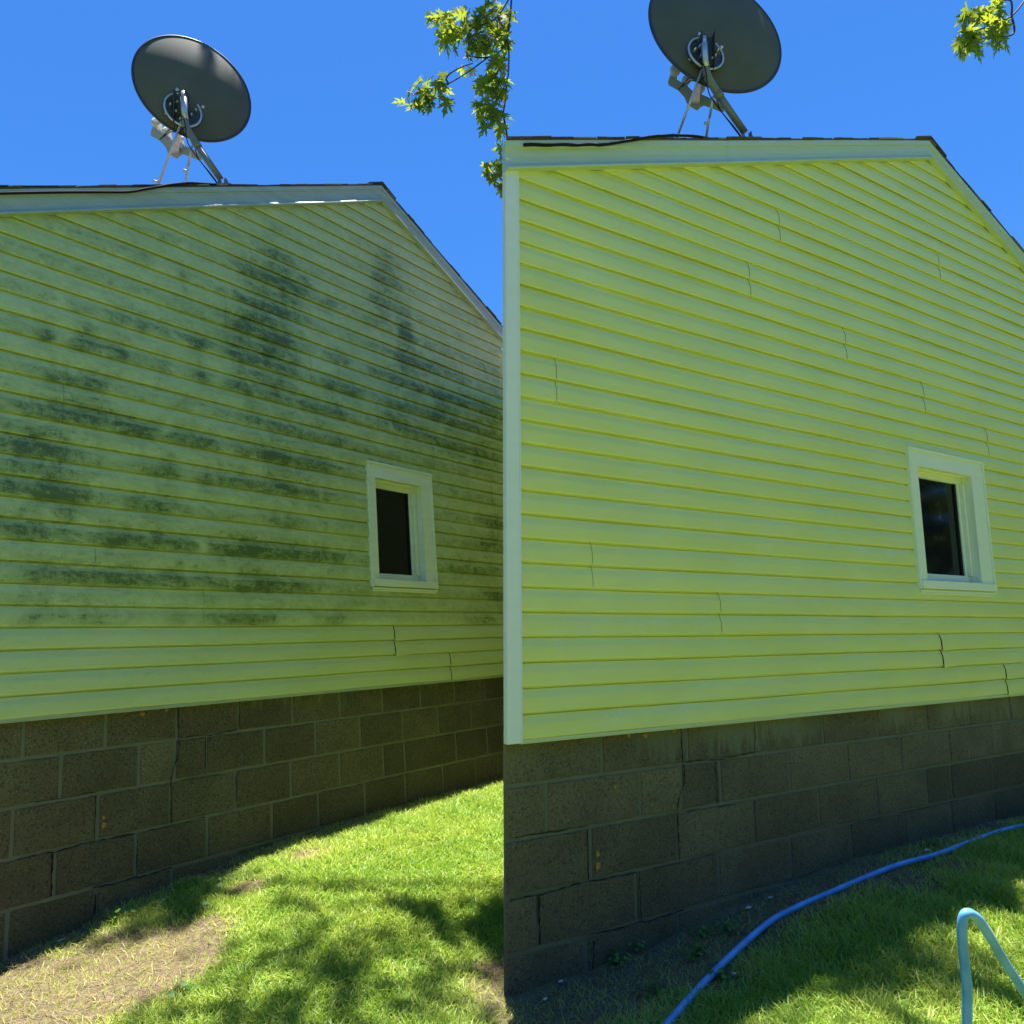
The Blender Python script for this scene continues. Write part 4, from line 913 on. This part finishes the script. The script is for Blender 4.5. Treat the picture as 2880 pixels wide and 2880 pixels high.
# crown over the yard: shades the lawn patches and part of the roof
def inview(p):
    x, y, d = proj(p); return d > 0.2 and -60 < x < 2940 and -45 < y < 2900
def spray(c, r, n_, flat=0.5, tw=True):
    k = 0
    for _ in range(n_ * 3):
        v = Vector((rng.normal(0, .5), rng.normal(0, .5), rng.normal(0, .5) * flat)) * r; p = c + v
        if inview(p): continue
        leaf(p, rng.uniform(.09, .14), float(np.clip(rng.normal(.3, .2), 0, 1)), face=np.array([rng.normal(0, .5), rng.normal(0, .5), 1.0])); k += 1
        if k >= n_: break
    if tw and not inview(c):
        h_ = nearhub(c); q_ = [h_, h_.lerp(c, .5) + Vector((0, 0, .25)), c]
        if not any(inview(x_) for x_ in q_): mbt = MB(); mbt.tube([p - TL for p in smoothpath(q_, 4)], list(np.linspace(.018, .005, 9)), 5); mbt.build('twig', M['twig'], tree)
sv = SUN / SUN.z
def shade(px, py, r, n_, h=8.6, flat=.35, g=0.22, tw=True):
    n_ = int(n_ * g) if px < 1450 else n_
    g_ = ghit(px, py); c = g_ + sv * h; spray(c, r, n_, flat, tw)
# shade patches read off the lawn
for (px, py, r, n_) in ((840, 2515, .20, 34), (870, 2560, .14, 22), (940, 2600, .16, 26), (1010, 2555, .12, 18), (1150, 2640, .20, 22), (800, 2720, .30, 56), (880, 2780, .30, 70), (700, 2800, .30, 60), (1000, 2720, .26, 46), (1020, 2800, .30, 70),
                        (560, 2860, .26, 40), (420, 2850, .16, 22), (1100, 2860, .30, 60), (1330, 2670, .22, 46), (1400, 2650, .22, 50), (1410, 2740, .2, 40), (1260, 2720, .14, 20), (1440, 2800, .24, 40), (1300, 2850, .16, 20), (750, 2870, .3, 60), (950, 2880, .3, 60)):
    shade(px, py, r, n_)
# unseen leaf clumps added overhead to widen the second house's shade
for k in range(95):
    px = rng.uniform(1530, 2860); edge = 2772 - max(0, px - 2050) * 0.268; top = 2790 - (px - 1463) * 0.345
    py = top + (edge - 22 - top) * rng.uniform(0.15, 1.0)
    if py > edge - 14: continue
    shade(px, py, .13, 44, 8.0 + rng.uniform(-.2, .2), .3, tw=k % 4 == 0)
for (px, py, r, n_) in ((2790, 2800, .07, 7),): shade(px, py, r, n_)
# shade on the bowls
for dd, n_ in ((D0, 110), (D1, 420)):
    c0_ = dd.matrix_world.translation if False else Vector(dd.location)
    for k in range(3 if dd is D0 else 7):
        q_ = c0_ + Vector((rng.uniform(-.1, .25) - .1, rng.uniform(-.1, .2), .8)) + (Vector((0.30, .0, 0)) if dd is D0 else Vector((-.1, 0, 0)))
        spray(q_ + sv * 5.2, .30 if dd is D0 else .42, n_ // (3 if dd is D0 else 7) + 20, .5)
for _ in range(90):
    h_ = hubs[rng.integers(len(hubs))]; c = h_ + Vector((rng.normal(0, .8), rng.normal(0, .8), rng.uniform(-.2, 1.2)))
    # keep the sunlit lawn open: skip clumps whose shadow falls in view
    g_ = c - sv * (c.z + 1.25)
    x, y, d = proj(g_)
    if 0 < d and -50 < x < 2930 and 2000 < y < 3000: continue
    if (c - Vector((D0.location))).to_2d().length < 1.2 or (g_.x < 4.4 and g_.y > -3): continue
    spray(c, .75, 46, .6)
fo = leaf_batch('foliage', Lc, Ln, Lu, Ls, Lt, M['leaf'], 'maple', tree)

# ------------------------------------------------------------------ small things on the ground and walls
wd_c, wd_n, wd_u, wd_s, wd_t = [], [], [], [], []
def weed(px, py, n_, size, spread=.05, label=None):
    g_ = ghit(px, py); m2 = MB(); vs_c = []; 
    cs, ns, us, ss, ts = [], [], [], [], []
    for k in range(n_):
        a_ = rng.uniform(0, 6.283); r_ = spread * rng.uniform(.2, 1); hgt = rng.uniform(.015, .06)
        p = Vector((g_.x + r_ * math.cos(a_), g_.y + r_ * math.sin(a_), 0)); p.z = gz(p.x, p.y)[0] + hgt
        m2.tube([Vector((g_.x, g_.y, g_.z)) - g_, Vector((p.x, p.y, p.z)) - g_], .0009, 4)
        cs.append(tuple(p - g_)); ns.append((math.cos(a_) * .5, math.sin(a_) * .5, 1)); us.append((math.cos(a_), math.sin(a_), -.1)); ss.append(size * rng.uniform(.7, 1.3)); ts.append(rng.uniform(0, 1))
    r0 = empty('weed', g_); m2.build('stem', M['weed'], r0, attr='tint')
    leaf_batch('foliage', cs, ns, us, ss, ts, M['weed'], 'clover', r0); return r0
L0 = [((520, 2498), 14, 'leafy weed at the shadow edge beside the mildewed wall base'), ((560, 2560), 14, 'low broad leaved weed in the sunny moss left of the lawn'), ((345, 2585), 10, 'pale sprouting weed near the lower left wall base'), ((620, 2490), 12, 'small green weed under the third row of blocks'), ((500, 2800), 16, 'dark green weed clump at the bottom left of the lawn')]
for (p, n_, lb) in L0: tag(weed(*p, n_, .022), lb, 'weed', 'weeds growing in the yard')
L1 = [((1735, 2715), 16, 'bushy weed beside the damp foundation next to a pale flake'), ((1790, 2680), 12, 'tiny weed sprouting on the dark damp soil at the wall'), ((1972, 2635), 14, 'weed with round leaves growing above the lower hose'), ((2040, 2625), 12, 'weed between the hose and the foundation wall'), ((1965, 2690), 16, 'clover clump just left of the blue hose'), ((1850, 2800), 14, 'clover patch at the bottom left of the hose'), ((2030, 2760), 14, 'weed growing tight against the right side of the hose'), ((2620, 2385), 10, 'weed at the far wall base above the hose')]
for (p, n_, lb) in L1: tag(weed(*p, int(n_ * 1.6), .019), lb, 'weed', 'weeds growing in the yard')

def flake(px, py, size, lb):
    g_ = ghit(px, py); m2 = MB(); n_ = 7; rnd = random.Random(int(px)); pts = [(math.cos(6.283 * k / n_) * size * rnd.uniform(.5, 1), math.sin(6.283 * k / n_) * size * rnd.uniform(.4, 1)) for k in range(n_)]
    vs = [(x, y, .002 + .2 * x) for x, y in pts] + [(x, y, .0005 + .2 * x) for x, y in pts]
    m2.add(vs, [tuple(range(n_)), tuple(range(n_, 2 * n_))[::-1]] + [(k, k + n_, (k + 1) % n_ + n_, (k + 1) % n_) for k in range(n_)])
    o = m2.build('paint_flake', M['paint_chip'], None, (g_.x, g_.y, g_.z + .012)); tag(o, lb, 'flake', 'pale flakes fallen on the soil')
for a_ in ((172, 2652, .020, 'pale flake with a twig by the lower left wall base'), (464, 2537, .018, 'whitish flake at the shadow edge of the mildewed wall'), (1725, 2692, .012, 'small bluish flake above the bushy weed by the wall'), (1578, 2770, .013, 'pale flake on dark soil near the bottom left of the damp wall'), (1533, 2820, .012, 'pale flake at the very bottom left of the damp soil'),
           (2106, 2560, .018, 'round white flake between wall and hose'), (2063, 2748, .016, 'grey flake in the grass right of the hose'), (2168, 2532, .014, 'white flake against the wall above the hose'), (2605, 2397, .018, 'pale flake strip under the far damp wall')): flake(*a_)

def twig_on_ground(pxs, lb, r=.0022, mat='straw'):
    P = [ghit(*p) + Vector((0, 0, rng.uniform(.008, .02))) for p in pxs]; c = P[0].copy()
    m2 = MB(); m2.tube([p - c for p in smoothpath(P, 5)], r, 5); o = m2.build('fallen_twig', M[mat], None, c, 'tint'); tag(o, lb, 'twig', 'fallen twigs on the soil')
twig_on_ground([(155, 2655), (168, 2646), (190, 2644)], 'curved pale twig at the lower left wall base')
twig_on_ground([(1805, 2682), (1828, 2694), (1836, 2710), (1824, 2726)], 'curled root loop on the soil by the damp wall')
twig_on_ground([(1760, 2772), (1785, 2755), (1812, 2742), (1835, 2738)], 'long straight twig in the middle of the damp soil')
twig_on_ground([(1515, 2815), (1545, 2805), (1570, 2800), (1585, 2785)], 'bent twig at the bottom left corner of the damp soil')
twig_on_ground([(1665, 2735), (1690, 2750), (1700, 2762)], 'short twig fallen under the damp foundation')
twig_on_ground([(1760, 2795), (1795, 2798), (1825, 2808)], 'thin twig lying nearest the lower end of the hose')
twig_on_ground([(1595, 2808), (1622, 2806)], 'stubby pale twig lying low left on damp soil')
twig_on_ground([(1635, 2745), (1655, 2765), (1690, 2772), (1708, 2784)], 'crooked root on the damp soil below the cracked block')

def wall_leaf(i, s_, t_, size, rot, lb):
    H = leafpoly('maple'); full = H + [(-x, y) for x, y in H[-2:0:-1]]; m2 = MB(); ca, sa = math.cos(rot), math.sin(rot); u = HF[i]['u']; v = HF[i]['v']; y = HF[i]['y']
    p0 = wpt(i, s_, -0.024, t_)
    vs = [tuple((u * (ca * a - sa * (b - .5)) + v * (sa * a + ca * (b - .5))) * size - y * (0.2 * size * a * a)) for a, b in full]; vs2 = [tuple(Vector(q_) - y * .0012) for q_ in vs]; n_ = len(vs)
    cc = tuple(-y * .0) ; m2.add([cc] + vs, [(0, k + 1, (k + 1) % n_ + 1) for k in range(n_)]); m2.add([tuple(-y * .0012)] + vs2, [(0, (k + 1) % n_ + 1, k + 1) for k in range(n_)])
    o = m2.build('dry_leaf', M['dryleaf'], None, p0); tag(o, lb, 'dry leaf', 'dry orange leaves stuck to the blocks')
for (i, px, py, sz, ro, lb) in ((0, 290, 2323, .030, 2.8, 'orange dry leaf stuck low on the mildewed house blocks'), (0, 290, 2298, .018, .4, 'small orange leaf scrap above the larger one on the left blocks'),
                                (0, 398, 2008, .026, 1.2, 'orange dry leaf caught under the mildewed siding edge'), (0, 467, 1998, .020, 2.2, 'tiny orange leaf scrap by the crack under the mildewed siding'),
                                (1, 1679, 2437, .034, 2.9, 'orange dry leaf stuck low on the damp blocks'), (1, 1679, 2399, .026, .3, 'pale orange leaf scrap above the larger one on the damp blocks'),
                                (1, 1812, 2068, .030, 1.3, 'orange dry leaf caught under the clean siding edge'), (1, 1893, 2053, .026, 2.2, 'yellow leaf scrap by the crack under the clean siding'), (1, 1765, 2065, .024, .6, 'brown orange leaf scrap leftmost under the clean siding edge'), (1, 1728, 2212, .018, .6, 'small orange leaf scrap alone on a block of the second row')):
    s_, t_ = towall(i, px, py, -.028); wall_leaf(i, s_, t_, sz, ro, lb)

# ------------------------------------------------------------------ unseen woods added behind the viewer to darken the window reflections
n = 26000; th = rng.uniform(math.radians(150), math.radians(395), n); rr = rng.uniform(17, 26, n)
x = rr * np.cos(th); y = rr * np.sin(th); z = -1.5 + rng.uniform(0, 1, n) ** .8 * (7.0 + 2.2 * np.sin(th * 9) + 1.4 * np.sin(th * 23))
keep = ~((y > 0) & (np.abs(np.arctan2(x, y)) < math.radians(42))); x, y, z = x[keep], y[keep], z[keep]; n = len(x)
leafn = np.c_[rng.normal(0, .6, n), rng.normal(0, .6, n), rng.normal(.4, .5, n)]
o = leaf_batch('added_wood', np.c_[x, y, z], leafn, rng.normal(0, 1, (n, 3)), rng.uniform(.6, 1.3, n), rng.uniform(0, 1, n), M['farwood'], 'blade', None, .1)
tag(o, kind='stuff'); o['label'] = 'unseen green woods added behind the yard to darken the window reflections'; o['category'] = 'woods'
